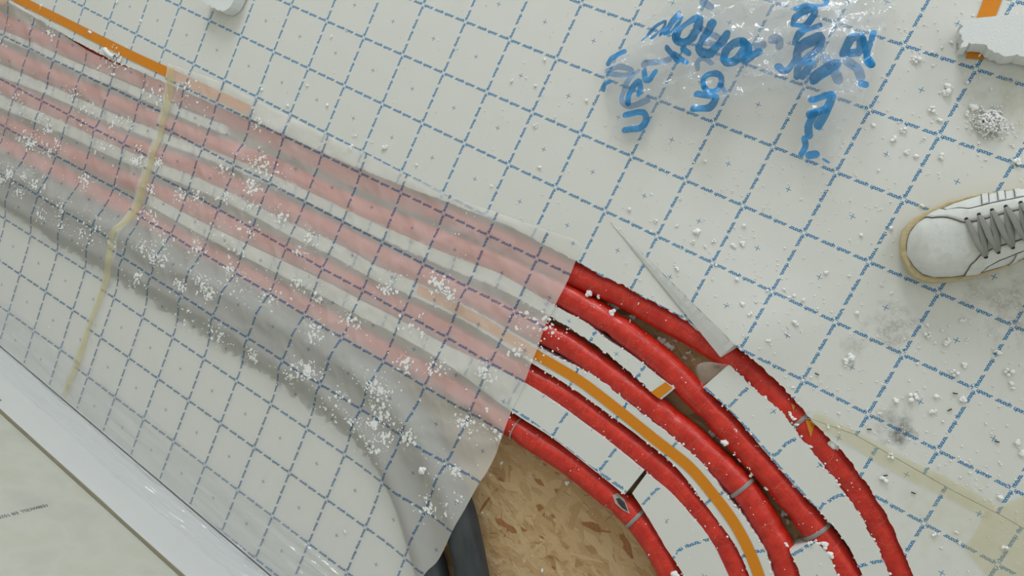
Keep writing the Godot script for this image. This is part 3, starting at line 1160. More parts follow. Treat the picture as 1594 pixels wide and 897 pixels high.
func strips() -> void:
	# wide strip between the two outer pipes, with its flap of clear film at the end
	var s0 := strip("wide white printed foam strip with a clear film flap, between the two outer pipes", [[1135, 567], [1176, 607], [1218, 645], [1252, 688], [1285, 730], [1323, 780], [1352, 827], [1382, 890], [1400, 950]], [[1094, 603], [1138, 642], [1189, 701], [1235, 755], [1285, 806], [1319, 848], [1340, 890], [1372, 955]], -0.004, 0.005, 0.001, [1150, 617], 0.026)
	var flap := PackedVector3Array()
	var fu := PackedVector2Array()
	for i in 13:
		for k in 9:
			var u := i / 12.0
			var v := k / 8.0
			var base := P(1092 + 42 * u, 602 - 34 * u, -0.002)
			var out := P(1078 + 30 * u, 572 - 12 * u, -0.001)
			var r := sqrt(maxf(0.0, 1.0 - pow(absf(u * 2 - 1), 3.0)))
			var q := base.lerp(base.lerp(out, 1.0), v * r * 1.05)
			q.y = -0.002 + 0.010 * sin(v * 2.2) * r + 0.002 * sin(u * 7)
			flap.append(q)
			fu.append(Vector2(u, v))
	obj("clear_film_flap", grid(13, 9, flap, fu), M.tab, s0).set_meta("label", "flap of clear film at the strip end")
	# strip with the orange tape end
	var s1 := strip("narrow white foam strip ending in a square of orange tape", [[-40, 85], [84, 137], [167, 174], [234, 200], [318, 231], [400, 262], [483, 300], [547, 331], [614, 361], [701, 398], [778, 427], [870, 481], [910, 502], [942, 528], [983, 554], [1032, 592], [1051, 604]], [[-40, 103], [84, 152], [167, 189], [234, 215], [318, 246], [400, 279], [483, 317], [547, 350], [614, 381], [701, 419], [778, 450], [860, 495], [902, 521], [942, 548], [977, 577], [1012, 608], [1029, 622]], -0.006, 0.001, 0.004, [925, 522], 0.05)
	var g := Geo.new()
	var y := -0.0048
	g.quad(P(1036, 595, y), P(1013, 611, y), P(1026, 621, y), P(1047, 604, y), Vector3.UP)
	obj("orange_tape_end", g.mesh(), M.orange, s1)
	# upper strip in the gap between the outer pipes, under the film
	strip("white foam strip under the film between the two outer pipes", [[-40, 31], [37, 61], [110, 94], [200, 131], [294, 174], [351, 195]], [[-40, 44], [37, 74], [110, 107], [200, 145], [294, 188], [351, 209]], -0.006, 0.001, 0.003, [200, 138], 0.05)
	# strip with the long orange tape
	var s2 := strip("long white foam strip carrying a band of orange tape along the bend", [[-40, 132], [20, 158], [100, 192], [187, 232], [250, 256], [318, 283], [390, 317], [460, 353], [517, 377], [587, 416], [640, 437], [720, 474], [800, 521], [850, 549], [925, 587], [985, 634], [1045, 680], [1098, 729], [1132, 775], [1166, 819], [1190, 857], [1203, 895], [1216, 945]], [[-40, 150], [20, 176], [100, 209], [187, 250], [250, 273], [318, 300], [390, 334], [460, 372], [517, 398], [587, 438], [640, 460], [720, 498], [800, 548], [835, 570], [893, 606], [949, 646], [1000, 684], [1052, 727], [1090, 775], [1118, 812], [1145, 850], [1166, 895], [1182, 945]], -0.004, 0.004, 0.001, [890, 590], 0.05)
	var band_px := pts([[650, 450], [720, 485], [800, 531], [844, 558], [904, 594], [968, 643], [1024, 688], [1073, 727], [1110, 770], [1140, 810], [1162, 849], [1179, 890], [1194, 940]], -0.0028)
	obj("orange_tape_band", ribbon(smooth(band_px, 0.012), 0.0175), M.orange, s2)
	# two white pieces between the inner pipes
	strip("white printed foam strip under the film edge, ending square at a gap", [[231, 302], [301, 341], [368, 374], [494, 434], [560, 469], [600, 489], [688, 536], [812, 594], [911, 661], [956, 695], [1002, 733]], [[231, 320], [301, 359], [368, 394], [494, 457], [560, 493], [600, 512], [688, 562], [789, 636], [851, 676], [885, 701], [972, 770]], -0.003, 0.0008, 0.0008, [871, 660], 0.021)
	strip("white printed foam piece continuing past the gap beside the torn pipe", [[1006, 738], [1043, 767], [1078, 806], [1103, 838], [1133, 897], [1150, 945]], [[984, 768], [1005, 800], [1022, 828], [1039, 857], [1065, 897], [1084, 945]], -0.004, 0.0008, 0.0008, [1012, 777], 0.05)
	# stub at the bottom between the second and third pipe
	strip("short broken foam stub wedged between the second and third pipe", [[1268, 843], [1289, 864], [1303, 897], [1318, 940]], [[1229, 857], [1240, 880], [1246, 897], [1258, 940]], -0.002, 0.003, 0.002, [1252, 852], 0.05)

# ---------------------------------------------------------------- the film sheets
const FC := 0.0075
const FX := -1.75
const FZ := 0.05
const FNX := 368
const FNZ := 138
var fh := PackedFloat32Array()

func film_h(q: Vector2) -> float:
	var x := clampf((q.x - FX) / FC, 0, FNX - 1.001)
	var z := clampf((q.y - FZ) / FC, 0, FNZ - 1.001)
	var i := int(x)
	var j := int(z)
	var fx := x - i
	var fz := z - j
	var o := i * FNZ + j
	return lerpf(lerpf(fh[o], fh[o + FNZ], fx), lerpf(fh[o + 1], fh[o + FNZ + 1], fx), fz)

func films() -> void:
	var sup := PackedFloat32Array()
	sup.resize(FNX * FNZ)
	sup.fill(DECK)
	for stamp in [[board_edge, 0.0], [wall_board, 0.0]]:
		for i in FNX:
			for j in FNZ:
				if sup[i * FNZ + j] < -0.01 and inside(Vector2(FX + i * FC, FZ + j * FC), stamp[0]):
					sup[i * FNZ + j] = stamp[1]
	for s in strip_polys:
		var lo := Vector2(9, 9)
		var hi := Vector2(-9, -9)
		for q in s[0]:
			lo = lo.min(q)
			hi = hi.max(q)
		for i in range(maxi(0, int((lo.x - FX) / FC)), mini(FNX, int((hi.x - FX) / FC) + 2)):
			for j in range(maxi(0, int((lo.y - FZ) / FC)), mini(FNZ, int((hi.y - FZ) / FC) + 2)):
				var o := i * FNZ + j
				if sup[o] < s[1] and inside(Vector2(FX + i * FC, FZ + j * FC), s[0]):
					sup[o] = s[1]
	var lines := []
	for k in 5:
		lines.append([runs[k], PIPE_R])
	for k in 2:
		lines.append([tubes[k], 0.0315])
	for l in lines:
		var path: PackedVector3Array = l[0]
		var r: float = l[1] + 0.001
		var w := int(r / FC) + 1
		for k in path.size():
			var c := path[k]
			var ci := int(round((c.x - FX) / FC))
			var cj := int(round((c.z - FZ) / FC))
			for i in range(maxi(0, ci - w), mini(FNX, ci + w + 1)):
				for j in range(maxi(0, cj - w), mini(FNZ, cj + w + 1)):
					var dx := FX + i * FC - c.x
					var dz := FZ + j * FC - c.z
					var dd := r * r - dx * dx - dz * dz
					if dd > 0:
						var y := c.y + sqrt(dd)
						if y > sup[i * FNZ + j]:
							sup[i * FNZ + j] = y
	# lay the sheet: it rests on what holds it up and sags a little between
	fh = sup.duplicate()
	for o in fh.size():
		fh[o] = maxf(fh[o], -0.012) + 0.0015
	for it in 26:
		for i in range(1, FNX - 1):
			for j in range(1, FNZ - 1):
				var o := i * FNZ + j
				var a := (fh[o - 1] + fh[o + 1] + fh[o - FNZ] + fh[o + FNZ]) * 0.25 - 0.00004
				fh[o] = maxf(a, sup[o] + 0.0012)
	# folds and creases of the loose film over the trench
	for i in FNX:
		for j in FNZ:
			var x := FX + i * FC
			var z := FZ + j * FC
			var loose := clampf((z - 0.16) / 0.08, 0, 1) * clampf((0.74 - z) / 0.1, 0.06, 1)
			fh[i * FNZ + j] += loose * (0.010 * maxf(0.0, fold.get_noise_2d(x * 2.3 + z * 1.4, z * 2.6) - 0.2) + 0.0035 * maxf(0.0, fold.get_noise_2d(x * 6.1 - z * 3.4 + 7, z * 5.6) - 0.1) + 0.0012 * (fine.get_noise_2d(x * 9, z * 14) + 0.5))
	var edge_px := [[264, 99], [300, 111], [351, 131], [400, 156], [453, 182], [510, 211], [560, 234], [617, 264], [667, 288], [701, 304], [768, 329], [851, 358], [896, 374], [904, 386], [893, 412], [880, 442], [862, 478], [850, 502], [836, 545], [818, 592], [797, 636], [777, 688], [757, 733], [738, 765], [722, 800], [704, 835], [684, 872], [662, 900], [640, 990]]
	var right := PackedVector3Array()
	for q in edge_px:
		right.append(P(q[0], q[1], 0.003))
	var poly := PackedVector2Array()
	for q in smooth(right, 0.01):
		poly.append(flat(q))
	poly.append(Vector2(poly[poly.size() - 1].x, 1.058))
	# the seam to the other sheet
	for q in [[90, 640], [120, 560], [148, 480], [172, 415], [186, 362], [214, 290], [236, 222], [252, 165], [260, 130]]:
		var z := minf(flat(P(q[0], q[1])).y, 1.058)
		poly.append(Vector2(flat(P(q[0], q[1])).x, z))
	# torn out to keep a simple outline
	var e1 := Vector2(cos(0.032), -sin(0.032))
	var e2 := Vector2(sin(0.032), cos(0.032))
	var o1 := Vector2(0.024, 0.761)
	var t := thing("film_sheet", "translucent printed film sheet with a cut end draped over the red pipes", "film sheet")
	obj("film", sheet(poly, 0.0075, func(q: Vector2) -> float: return film_h(q) + 0.0008, func(q: Vector2) -> Vector2: return Vector2((q - o1).dot(e1), (q - o1).dot(e2)) / 0.1025), M.film, t)
	# the other sheet, beyond the yellowed tape
	var l2 := PackedVector3Array(pts([[-60, -48], [0, -8], [40, 14], [85, 44], [130, 74], [160, 90], [185, 101], [222, 112], [250, 124], [268, 128]], 0.0))
	var poly2 := PackedVector2Array([Vector2(-1.7, 0.33)])
	for q in smooth(l2, 0.012):
		if q.x > -1.6:
			poly2.append(flat(q))
	for q in [[262, 165], [246, 222], [224, 290], [196, 362], [184, 415], [160, 480], [132, 560], [104, 640]]:
		poly2.append(Vector2(flat(P(q[0], q[1])).x, minf(flat(P(q[0], q[1])).y, 1.058)))
	poly2.append(Vector2(-1.7, 1.058))
	var o2 := Vector2(-0.299, 0.753)
	var f1 := Vector2(cos(0.05), -sin(0.05))
	var f2 := Vector2(sin(0.05), cos(0.05))
	var t2 := thing("film_sheet", "translucent printed film sheet beyond the yellowed seam, beside the long orange tape", "film sheet")
	obj("film", sheet(poly2, 0.0075, film_h, func(q: Vector2) -> Vector2: return Vector2((q - o2).dot(f1) / 0.1075, (q - o2).dot(f2) / 0.105)), M.film, t2)
	# yellowed tape over the seam
	var tp := PackedVector3Array()
	for q in [[268, 104], [264, 140], [252, 190], [240, 232], [222, 290], [205, 335], [183, 368], [176, 410], [158, 455], [136, 515], [118, 570], [96, 622]]:
		tp.append(P(q[0], q[1], 0.004))
	var st := smooth(tp, 0.008)
	for i in st.size():
		st[i].y = film_h(flat(st[i])) + 0.0024
		st[i].z = minf(st[i].z, 1.055)
	tag(obj("seam_tape", ribbon(st, 0.020, Vector3.UP, false, func(f: float) -> float: return 0.020 + 0.004 * sin(f * 23.0)), M.tape), "thin yellowed tape running over the seam between the two film sheets", "tape")

# ---------------------------------------------------------------- straps, tape scraps, offcuts
func straps_and_scraps() -> void:
	for s in [[0, 1247, 656, "grey strap round the outer pipe beside the small orange triangle"], [2, 1159, 759, "grey strap round the middle pipe beside the orange taped strip"], [1, 1273, 828, "grey strap round the second pipe above the broken foam stub"], [4, 988, 806, "grey strap round the inner pipe just past the torn hole"]]:
		tag(obj("pipe_strap", band(runs[s[0]], nearest(runs[s[0]], P(s[1], s[2], DECK + PIPE_R)), PIPE_R + 0.0012, 0.006), M.strap), s[3], "strap", "grey straps round the pipes")
	# orange triangles on the outer pipe
	for tr in [[[[1254, 655], [1270, 655], [1262, 681]], "orange triangle of tape stuck on the outer pipe by the strap"], [[[1231, 628], [1238, 632], [1235, 640]], "tiny orange sliver of tape on the outer pipe"]]:
		var g := Geo.new()
		var w := []
		for q in tr[0]:
			var v := P(q[0], q[1], -0.004)
			w.append(v)
		var c: Vector3 = (w[0] + w[1] + w[2]) / 3
		var loop := []
		for k in 3:
			loop.append(w[k])
			loop.append((w[k] + w[(k + 1) % 3]) / 2)
		for k in loop.size() + 1:
			var v: Vector3 = c if k == loop.size() else loop[k]
			var near: Vector3 = runs[0][nearest(runs[0], v)]
			var off := flat(v).distance_to(flat(near))
			v.y = near.y + sqrt(maxf(0.0001, PIPE_R * PIPE_R - off * off)) + 0.0018
			if k == loop.size():
				c = v
			else:
				loop[k] = v
		for k in loop.size():
			g.tri(c, loop[k], loop[(k + 1) % loop.size()], Vector2.ZERO, Vector2.ZERO, Vector2.ZERO, Vector3.UP)
		tag(obj("tape_scrap", g.mesh(), M.orange), tr[1], "tape scrap")
	var gs := Geo.new()
	gs.quad(P(-6, -4, 0.004), P(9, -4, 0.004), P(13, 2, 0.004), P(3, 9, 0.004), Vector3.UP)
	tag(obj("tape_scrap", gs.mesh(), M.orange), "small orange tape scrap at the start of the film's far edge", "tape scrap")
	# yellowed clear tape over the seam of the two right-hand boards
	var tp := PackedVector3Array()
	for q in [[1266, 649], [1300, 668], [1345, 692], [1400, 724], [1450, 748], [1500, 772], [1545, 797]]:
		tp.append(P(q[0], q[1], 0.0012))
	var path := smooth(tp, 0.008)
	for i in path.size():
		path[i].y = 0.0016 + 0.0016 * absf(fine.get_noise_1d(i * 0.11)) + maxf(0.0, board_h(flat(path[i])))
	tag(obj("seam_tape", ribbon(path, 0.026, Vector3.UP, false, func(f: float) -> float: return 0.018 + 0.008 * sin(f * 2.6)), M.paletape), "pale yellow tape along the seam outside the pipe bend", "tape")
	var g2 := PackedVector2Array()
	for q in [[1535, 797], [1600, 770], [1680, 820], [1640, 905], [1560, 930], [1500, 850], [1512, 838]]:
		g2.append(flat(P(q[0], q[1])))
	tag(obj("tape_patch", sheet(g2, 0.012, func(q: Vector2) -> float: return 0.0018 + wrinkle(q) + 0.0012 * absf(fine.get_noise_2d(q.x * 30, q.y * 30)), func(q: Vector2) -> Vector2: return q), M.paletape), "broad pale yellow tape patch at the end of the seam", "tape")
	# offcut lying over a piece of orange tape
	var t := thing("foam_offcut", "thick white foam offcut with a ragged side lying over orange tape", "foam offcut")
	var top := PackedVector2Array()
	for q in [[1496, 32], [1520, 28], [1560, 24], [1605, 19], [1640, 16], [1640, 100], [1594, 88]]:
		top.append(flat(P(q[0], q[1], 0.04)))
	var low := ragged(PackedVector2Array([flat(P(1594, 88, 0.04)), flat(P(1560, 84, 0.04)), flat(P(1535, 72, 0.04)), flat(P(1507, 66, 0.04)), flat(P(1506, 72, 0.04)), flat(P(1498, 74, 0.04)), flat(P(1496, 32, 0.04))]), 0.004, 0.004)
	for i in range(1, low.size() - 1):
		top.append(low[i])
	obj("offcut_body", slab(top, 0.04, 0.003, func(q: Vector2) -> Vector2: return q), [M.eps, M.eps], t)
	var tw := thing("orange_tape", "strip of orange tape passing under the thick foam offcut", "tape")
	obj("tape_strip", ribbon(PackedVector3Array([P(1568, -60, 0.0015), P(1545, 0, 0.0015), P(1530, 40, 0.0015), P(1517, 92, 0.0015)]), 0.022), M.orange, tw)
	# offcut at the far edge of the picture
	var t2 := thing("foam_offcut", "small white foam offcut lying alone on the printed board", "foam offcut")
	var op := PackedVector2Array()
	for q in [[318, -18], [372, -14], [356, 14], [346, 18], [324, 8], [312, 0]]:
		op.append(flat(P(q[0], q[1], 0.03)))
	obj("offcut_body", slab(ragged(PackedVector2Array(Array(op) + [op[0]]), 0.006, 0.004), 0.03, 0.002, func(q: Vector2) -> Vector2: return q), [M.eps, M.eps], t2)
	# long sliver of foam in the gap by the orange tape
	var t3 := thing("foam_sliver", "thin white foam sliver caught in the gap beside the orange tape", "foam sliver")
	var sp := PackedVector3Array()
	for q in [[163, 77], [168, 83], [174, 88], [180, 90]]:
		sp.append(P(q[0], q[1], 0.004))
	obj("sliver_body", tube(smooth(sp, 0.004), 0.006, 8, 0.002, [], 3.0), M.eps, t3)

# ---------------------------------------------------------------- the bag
var bag_c: Vector2
var bag_folds := []

func bag_h(q: Vector2) -> float:
	var d := q - bag_c
	var r := clampf(1.0 - (d / Vector2(0.30, 0.27)).length(), 0, 1)
	var a := absf(fold.get_noise_2d(q.x * 3.4 + 3, q.y * 3.4 + 1))
	var b := absf(fold.get_noise_2d(q.x * 7.5 + q.y * 4 + 9, q.y * 7.5 - q.x * 3))
	var streak := absf(fold.get_noise_2d(d.x * 8 + d.y * 9, d.y * 3 - d.x * 2))
	var ridge := 0.0
	for k in bag_folds.size():
		var f: Array = bag_folds[k]
		var c := Geometry2D.get_closest_point_to_segment(q, f[0], f[1])
		var w: float = f[2]
		ridge = maxf(ridge, f[3] * maxf(0.0, 1.0 - q.distance_to(c) / w))
	return 0.006 + 0.062 * pow(r, 0.8) * (0.45 + 0.55 * a) + 0.010 * b + 0.016 * streak * (0.4 + r) + ridge

func bag() -> void:
	bag_c = flat(P(1195, 30, 0.03))
	for f in [[975, 100, 1040, 62, 0.016, 0.016], [1040, 62, 1130, 34, 0.018, 0.022], [1125, 35, 1195, 48, 0.014, 0.016], [1100, -10, 1172, 52, 0.016, 0.02], [1172, 52, 1160, -10, 0.014, 0.02], [1120, 168, 1200, 138, 0.012, 0.010], [1200, 138, 1285, 96, 0.014, 0.016], [1180, 132, 1342, 88, 0.012, 0.012], [1300, 178, 1362, 108, 0.012, 0.012], [1245, 240, 1302, 152, 0.012, 0.010], [1172, 52, 1290, 20, 0.016, 0.016], [1290, 20, 1390, -20, 0.014, 0.014], [1240, 110, 1300, 60, 0.012, 0.012], [960, 205, 985, 203, 0.010, 0.009], [1040, 168, 1100, 182, 0.010, 0.007], [1060, 110, 1180, 96, 0.009, 0.008], [1010, 130, 1075, 100, 0.009, 0.009], [1190, 100, 1330, 40, 0.010, 0.010], [1220, 60, 1350, 70, 0.010, 0.010], [1130, 20, 1240, -30, 0.012, 0.014], [1200, 20, 1340, -60, 0.012, 0.014], [1260, 120, 1345, 60, 0.010, 0.010], [1290, 230, 1330, 150, 0.010, 0.009], [1090, 60, 1150, 120, 0.009, 0.008], [950, 130, 1010, 112, 0.009, 0.009]]:
		bag_folds.append([flat(P(f[0], f[1], 0.02)), flat(P(f[2], f[3], 0.02)), f[4] * 1.25, f[4] * 0.68])
	var out_px := [[938, 118], [944, 96], [978, 74], [1010, 40], [1040, 18], [1058, -20], [1080, -60], [1150, -110], [1260, -130], [1360, -80], [1392, -20], [1400, 0], [1378, 40], [1362, 78], [1358, 110], [1348, 140], [1340, 168], [1312, 205], [1300, 240], [1262, 250], [1243, 246], [1250, 200], [1262, 168], [1240, 150], [1200, 148], [1160, 160], [1120, 176], [1090, 184], [1062, 172], [1040, 168], [1018, 180], [1010, 208], [975, 218], [955, 208], [950, 170], [944, 140]]
	var poly := PackedVector2Array()
	for q in smooth(pts(out_px + [out_px[0]], 0.006), 0.008):
		poly.append(flat(q))
	poly.remove_at(poly.size() - 1)
	var t := thing("plastic_bag", "crumpled clear plastic bag with large blue letters on the printed board", "bag")
	obj("upper_film", sheet(poly, 0.0036, bag_h, func(q: Vector2) -> Vector2: return q * 4), M.bag, t)
	obj("lower_film", sheet(poly, 0.006, func(q: Vector2) -> float: return 0.003 + 0.55 * bag_h(q + Vector2(0.06, 0.03)) * clampf(bag_h(q) / 0.05, 0.15, 0.8), func(q: Vector2) -> Vector2: return q * 4), M.bag, t)
	# a loose inner fold
	var inner := PackedVector2Array()
	for q in [[1060, 10], [1120, -60], [1250, -80], [1340, -20], [1345, 60], [1335, 130], [1280, 138], [1240, 120], [1180, 118], [1110, 90]]:
		inner.append(flat(P(q[0], q[1], 0.04)))
	obj("inner_fold", sheet(inner, 0.006, func(q: Vector2) -> float: return 0.006 + 0.8 * bag_h(q - Vector2(0.09, 0.04)) * clampf(bag_h(q) / 0.06, 0.1, 0.85), func(q: Vector2) -> Vector2: return q * 4), M.bag, t)
	# letters printed on the film: strokes traced where they lie on the crumpled sheet
	var A := Vector2(920, 0)
	var B := Vector2(1160, 0)
	var L := [
		[A, 3.9, 34, 0, [[205, 790], [290, 780], [330, 745], [334, 700], [300, 685], [205, 700]]],
		[A, 3.9, 34, 0, [[228, 628], [240, 565], [290, 500], [305, 530], [296, 580]]],
		[A, 3.9, 30, 1, [[290, 435], [245, 475], [200, 560], [188, 610], [220, 645], [300, 635], [362, 612]]],
		[A, 3.9, 30, 0, [[330, 432], [338, 495], [370, 482], [400, 440]]],
		[A, 3.9, 30, 0, [[105, 388], [135, 352], [205, 318]]],
		[A, 3.9, 28, 1, [[95, 430], [150, 417], [238, 425], [248, 450], [180, 462], [102, 446]]],
		[A, 3.9, 24, 0, [[75, 545], [88, 510], [125, 498]]],
		[A, 3.9, 16, 0, [[320, 255], [395, 180], [462, 145], [440, 185], [368, 245]]],
		[A, 3.9, 20, 0, [[430, 222], [548, 92]]],
		[A, 3.9, 20, 0, [[470, 208], [545, 122], [558, 140], [500, 202], [455, 218]]],
		[A, 3.9, 40, 0, [[528, 250], [560, 190], [630, 150], [680, 158], [640, 240], [575, 276], [532, 262], [528, 250]]],
		[A, 3.9, 42, 0, [[752, 172], [692, 250], [668, 310], [690, 342], [740, 344], [790, 295], [845, 235]]],
		[A, 3.9, 28, 1, [[690, 205], [790, 262]]],
		[A, 3.9, 28, 1, [[700, 285], [800, 300]]],
		[A, 3.9, 40, 0, [[812, 372], [840, 318], [900, 288], [945, 292], [930, 345], [890, 390], [840, 402], [812, 372]]],
		[A, 3.9, 36, 0, [[630, 672], [718, 670], [764, 632], [760, 602], [648, 582]]],
		[A, 3.9, 30, 0, [[694, 540], [692, 492], [730, 464], [788, 470], [798, 520], [770, 558], [722, 568], [694, 540]]],
		[A, 3.9, 22, 1, [[790, 520], [828, 578]]],
		[A, 3.9, 34, 1, [[325, 400], [400, 385], [480, 372]]],
		[A, 3.9, 28, 0, [[470, 305], [540, 390]]],
		[A, 3.9, 28, 0, [[505, 335], [592, 400]]],
		[A, 3.9, 30, 0, [[568, 312], [612, 348]]],
		[A, 3.9, 26, 1, [[655, 430], [660, 385], [700, 372], [742, 402]]],
		[A, 3.9, 34, 1, [[690, 40], [740, 70]]],
		[B, 3.45, 34, 0, [[5, 345], [30, 330], [90, 292]]],
		[B, 3.45, 30, 0, [[0, 252], [28, 275], [20, 320]]],
		[B, 3.45, 30, 1, [[70, 270], [110, 260]]],
		[B, 3.45, 32, 1, [[150, 240], [190, 240], [185, 275]]],
		[B, 3.45, 22, 0, [[278, 76], [415, 48], [436, 15], [400, 0]]],
		[B, 3.45, 24, 0, [[266, 165], [264, 138], [305, 105], [378, 86], [366, 120], [318, 160], [266, 165]]],
		[B, 3.45, 28, 0, [[398, 155], [330, 182], [282, 228], [272, 255]]],
		[B, 3.45, 36, 0, [[285, 345], [282, 295], [330, 255], [405, 228], [395, 270], [350, 318], [300, 352]]],
		[B, 3.45, 34, 0, [[180, 365], [205, 395], [240, 380], [270, 335]]],
		[B, 3.45, 30, 0, [[282, 425], [292, 380], [360, 335], [340, 390], [300, 430]]],
		[B, 3.45, 46, 0, [[375, 435], [495, 352]]],
		[B, 3.45, 40, 1, [[430, 330], [470, 380], [500, 440]]],
		[B, 3.45, 36, 1, [[545, 340], [600, 380], [620, 430]]],
		[B, 3.45, 36, 0, [[528, 300], [568, 228], [618, 222], [612, 290], [560, 300]]],
		[B, 3.45, 26, 0, [[632, 230], [650, 300], [680, 368]]],
		[B, 3.45, 24, 0, [[690, 182], [674, 238]]],
		[B, 3.45, 26, 0, [[668, 250], [652, 300], [655, 345], [678, 372]]],
		[B, 3.45, 30, 0, [[622, 462], [655, 468]]],
		[B, 3.45, 36, 0, [[360, 545], [462, 522], [440, 600], [392, 685]]],
		[B, 3.45, 34, 0, [[350, 628], [430, 602]]],
		[B, 3.45, 34, 0, [[372, 630], [342, 685], [346, 745]]],
		[B, 3.45, 26, 0, [[318, 748], [325, 790], [304, 832]]],
		[B, 3.45, 34, 0, [[345, 838], [380, 832]]],
		[B, 3.45, 10, 0, [[420, 858], [455, 878]]]]
	for l in L:
		var w := PackedVector3Array()
		var o: Vector2 = l[0]
		var sc: float = l[1]
		for q in l[4]:
			var px := o + Vector2(q[0], q[1]) / sc
			var y := 0.02
			for it in 4:
				y = bag_h(flat(P(px.x, px.y, y)))
			w.append(P(px.x, px.y, 0.5 * y + 0.008))
		var path := smooth(w, 0.003)
		if path.size() < 2:
			path = w
		var wid: float = l[2] / sc / 860.0
		var m := ribbon(path, wid, Vector3.UP, true)
		# lay the stroke on the film
		var arr := m.surface_get_arrays(0)
		var vs: PackedVector3Array = arr[Mesh.ARRAY_VERTEX]
		for i in vs.size():
			vs[i].y = bag_h(flat(vs[i])) + 0.0006
		arr[Mesh.ARRAY_VERTEX] = vs
		var nm := PackedVector3Array()
		for v in vs:
			var e := 0.004
			var q := flat(v)
			nm.append(Vector3(bag_h(q - Vector2(e, 0)) - bag_h(q + Vector2(e, 0)), 2 * e, bag_h(q - Vector2(0, e)) - bag_h(q + Vector2(0, e))).normalized())
		arr[Mesh.ARRAY_NORMAL] = nm
		var mesh := ArrayMesh.new()
		mesh.add_surface_from_arrays(Mesh.PRIMITIVE_TRIANGLES, arr)
		obj("printed_letter", mesh, M.baginkpale if l[3] == 1 else M.bagink, t)

# ---------------------------------------------------------------- the shoe
const SHOE_L := 0.305
func shoe_half(s: float, outer: bool) -> float:
	# half width of the sole at s (0 toe, 1 heel)
	var o := [[0.0, 0.0], [0.012, 0.020], [0.035, 0.034], [0.08, 0.045], [0.15, 0.053], [0.25, 0.058], [0.36, 0.0575], [0.5, 0.050], [0.65, 0.043], [0.8, 0.040], [0.92, 0.036], [0.97, 0.027], [1.0, 0.0]]
	var i := [[0.0, 0.0], [0.012, 0.022], [0.035, 0.036], [0.08, 0.045], [0.15, 0.050], [0.25, 0.053], [0.36, 0.050], [0.5, 0.041], [0.65, 0.038], [0.8, 0.039], [0.92, 0.036], [0.97, 0.027], [1.0, 0.0]]
	return table(o if outer else i, s)

func table(a: Array, s: float) -> float:
	for k in a.size() - 1:
		if s <= a[k + 1][0]:
			var f: float = (s - a[k][0]) / (a[k + 1][0] - a[k][0])
			return lerpf(a[k][1], a[k + 1][1], f)
	return a[a.size() - 1][1]

func shoe_top(s: float) -> float:
	return table([[0.0, 0.030], [0.03, 0.043], [0.08, 0.053], [0.16, 0.060], [0.26, 0.067], [0.36, 0.076], [0.48, 0.089], [0.58, 0.098], [0.64, 0.100], [0.75, 0.088], [0.9, 0.090], [1.0, 0.086]], s)

# a point on the upper: s toe to heel, t -1 (inner side) .. 1 (outer side), lift off the leather
func upper(s: float, t: float, lift := 0.0) -> Vector3:
	var w := shoe_half(s, t > 0) - 0.0025 - 0.0032 * (1.0 - smoothstep(0.15, 0.5, s))
	w = maxf(w, 0.0)
	var a := t * PI / 2
	var cx := sin(a)
	var e := 0.74
	var x := signf(cx) * pow(absf(cx), e) * w
	var y := 0.026 + (shoe_top(s) - 0.026) * pow(maxf(cos(a), 0.0), 0.72)
	var p := Vector3(0.007 + s * (SHOE_L - 0.010), y, -x)
	if lift != 0.0:
		p += upper_n(s, t) * lift
	return p

func upper_n(s: float, t: float) -> Vector3:
	var s0 := clampf(s, 0.02, 0.98)
	var t0 := clampf(t, -0.95, 0.95)
	var ds := upper(s0 + 0.01, t0) - upper(s0 - 0.01, t0)
	var dt := upper(s0, t0 + 0.02) - upper(s0, t0 - 0.02)
	var n_ := ds.cross(dt).normalized()
	return n_ if n_.y > -0.2 else -n_

func shoe_patch(s0: Array, s1: Array, lift: float) -> ArrayMesh:
	# patch between two lines of [s, t] points
	var n_ := 25
	var pos := PackedVector3Array()
	var uv := PackedVector2Array()
	for i in n_:
		var f := float(i) / (n_ - 1)
		var a := along(s0, f)
		var b := along(s1, f)
		for k in 9:
			var q := a.lerp(b, k / 8.0)
			var l := lift * (0.0 if (k == 0 or k == 8 or i == 0 or i == n_ - 1) else 1.0)
			pos.append(upper(q.x, q.y, l))
			uv.append(Vector2(f, k / 8.0))
	return grid(n_, 9, pos, uv, false)

func along(a: Array, f: float) -> Vector2:
	var x := f * (a.size() - 1)
	var i := mini(int(x), a.size() - 2)
	return Vector2(a[i][0], a[i][1]).lerp(Vector2(a[i + 1][0], a[i + 1][1]), x - i)

func shoe_line(a: Array, lift: float, r := 0.0007) -> ArrayMesh:
	var p := PackedVector3Array()
	for i in 30:
		var q := along(a, i / 29.0)
		p.append(upper(q.x, q.y, lift))
	return tube(smooth(p, 0.003), r, 6)

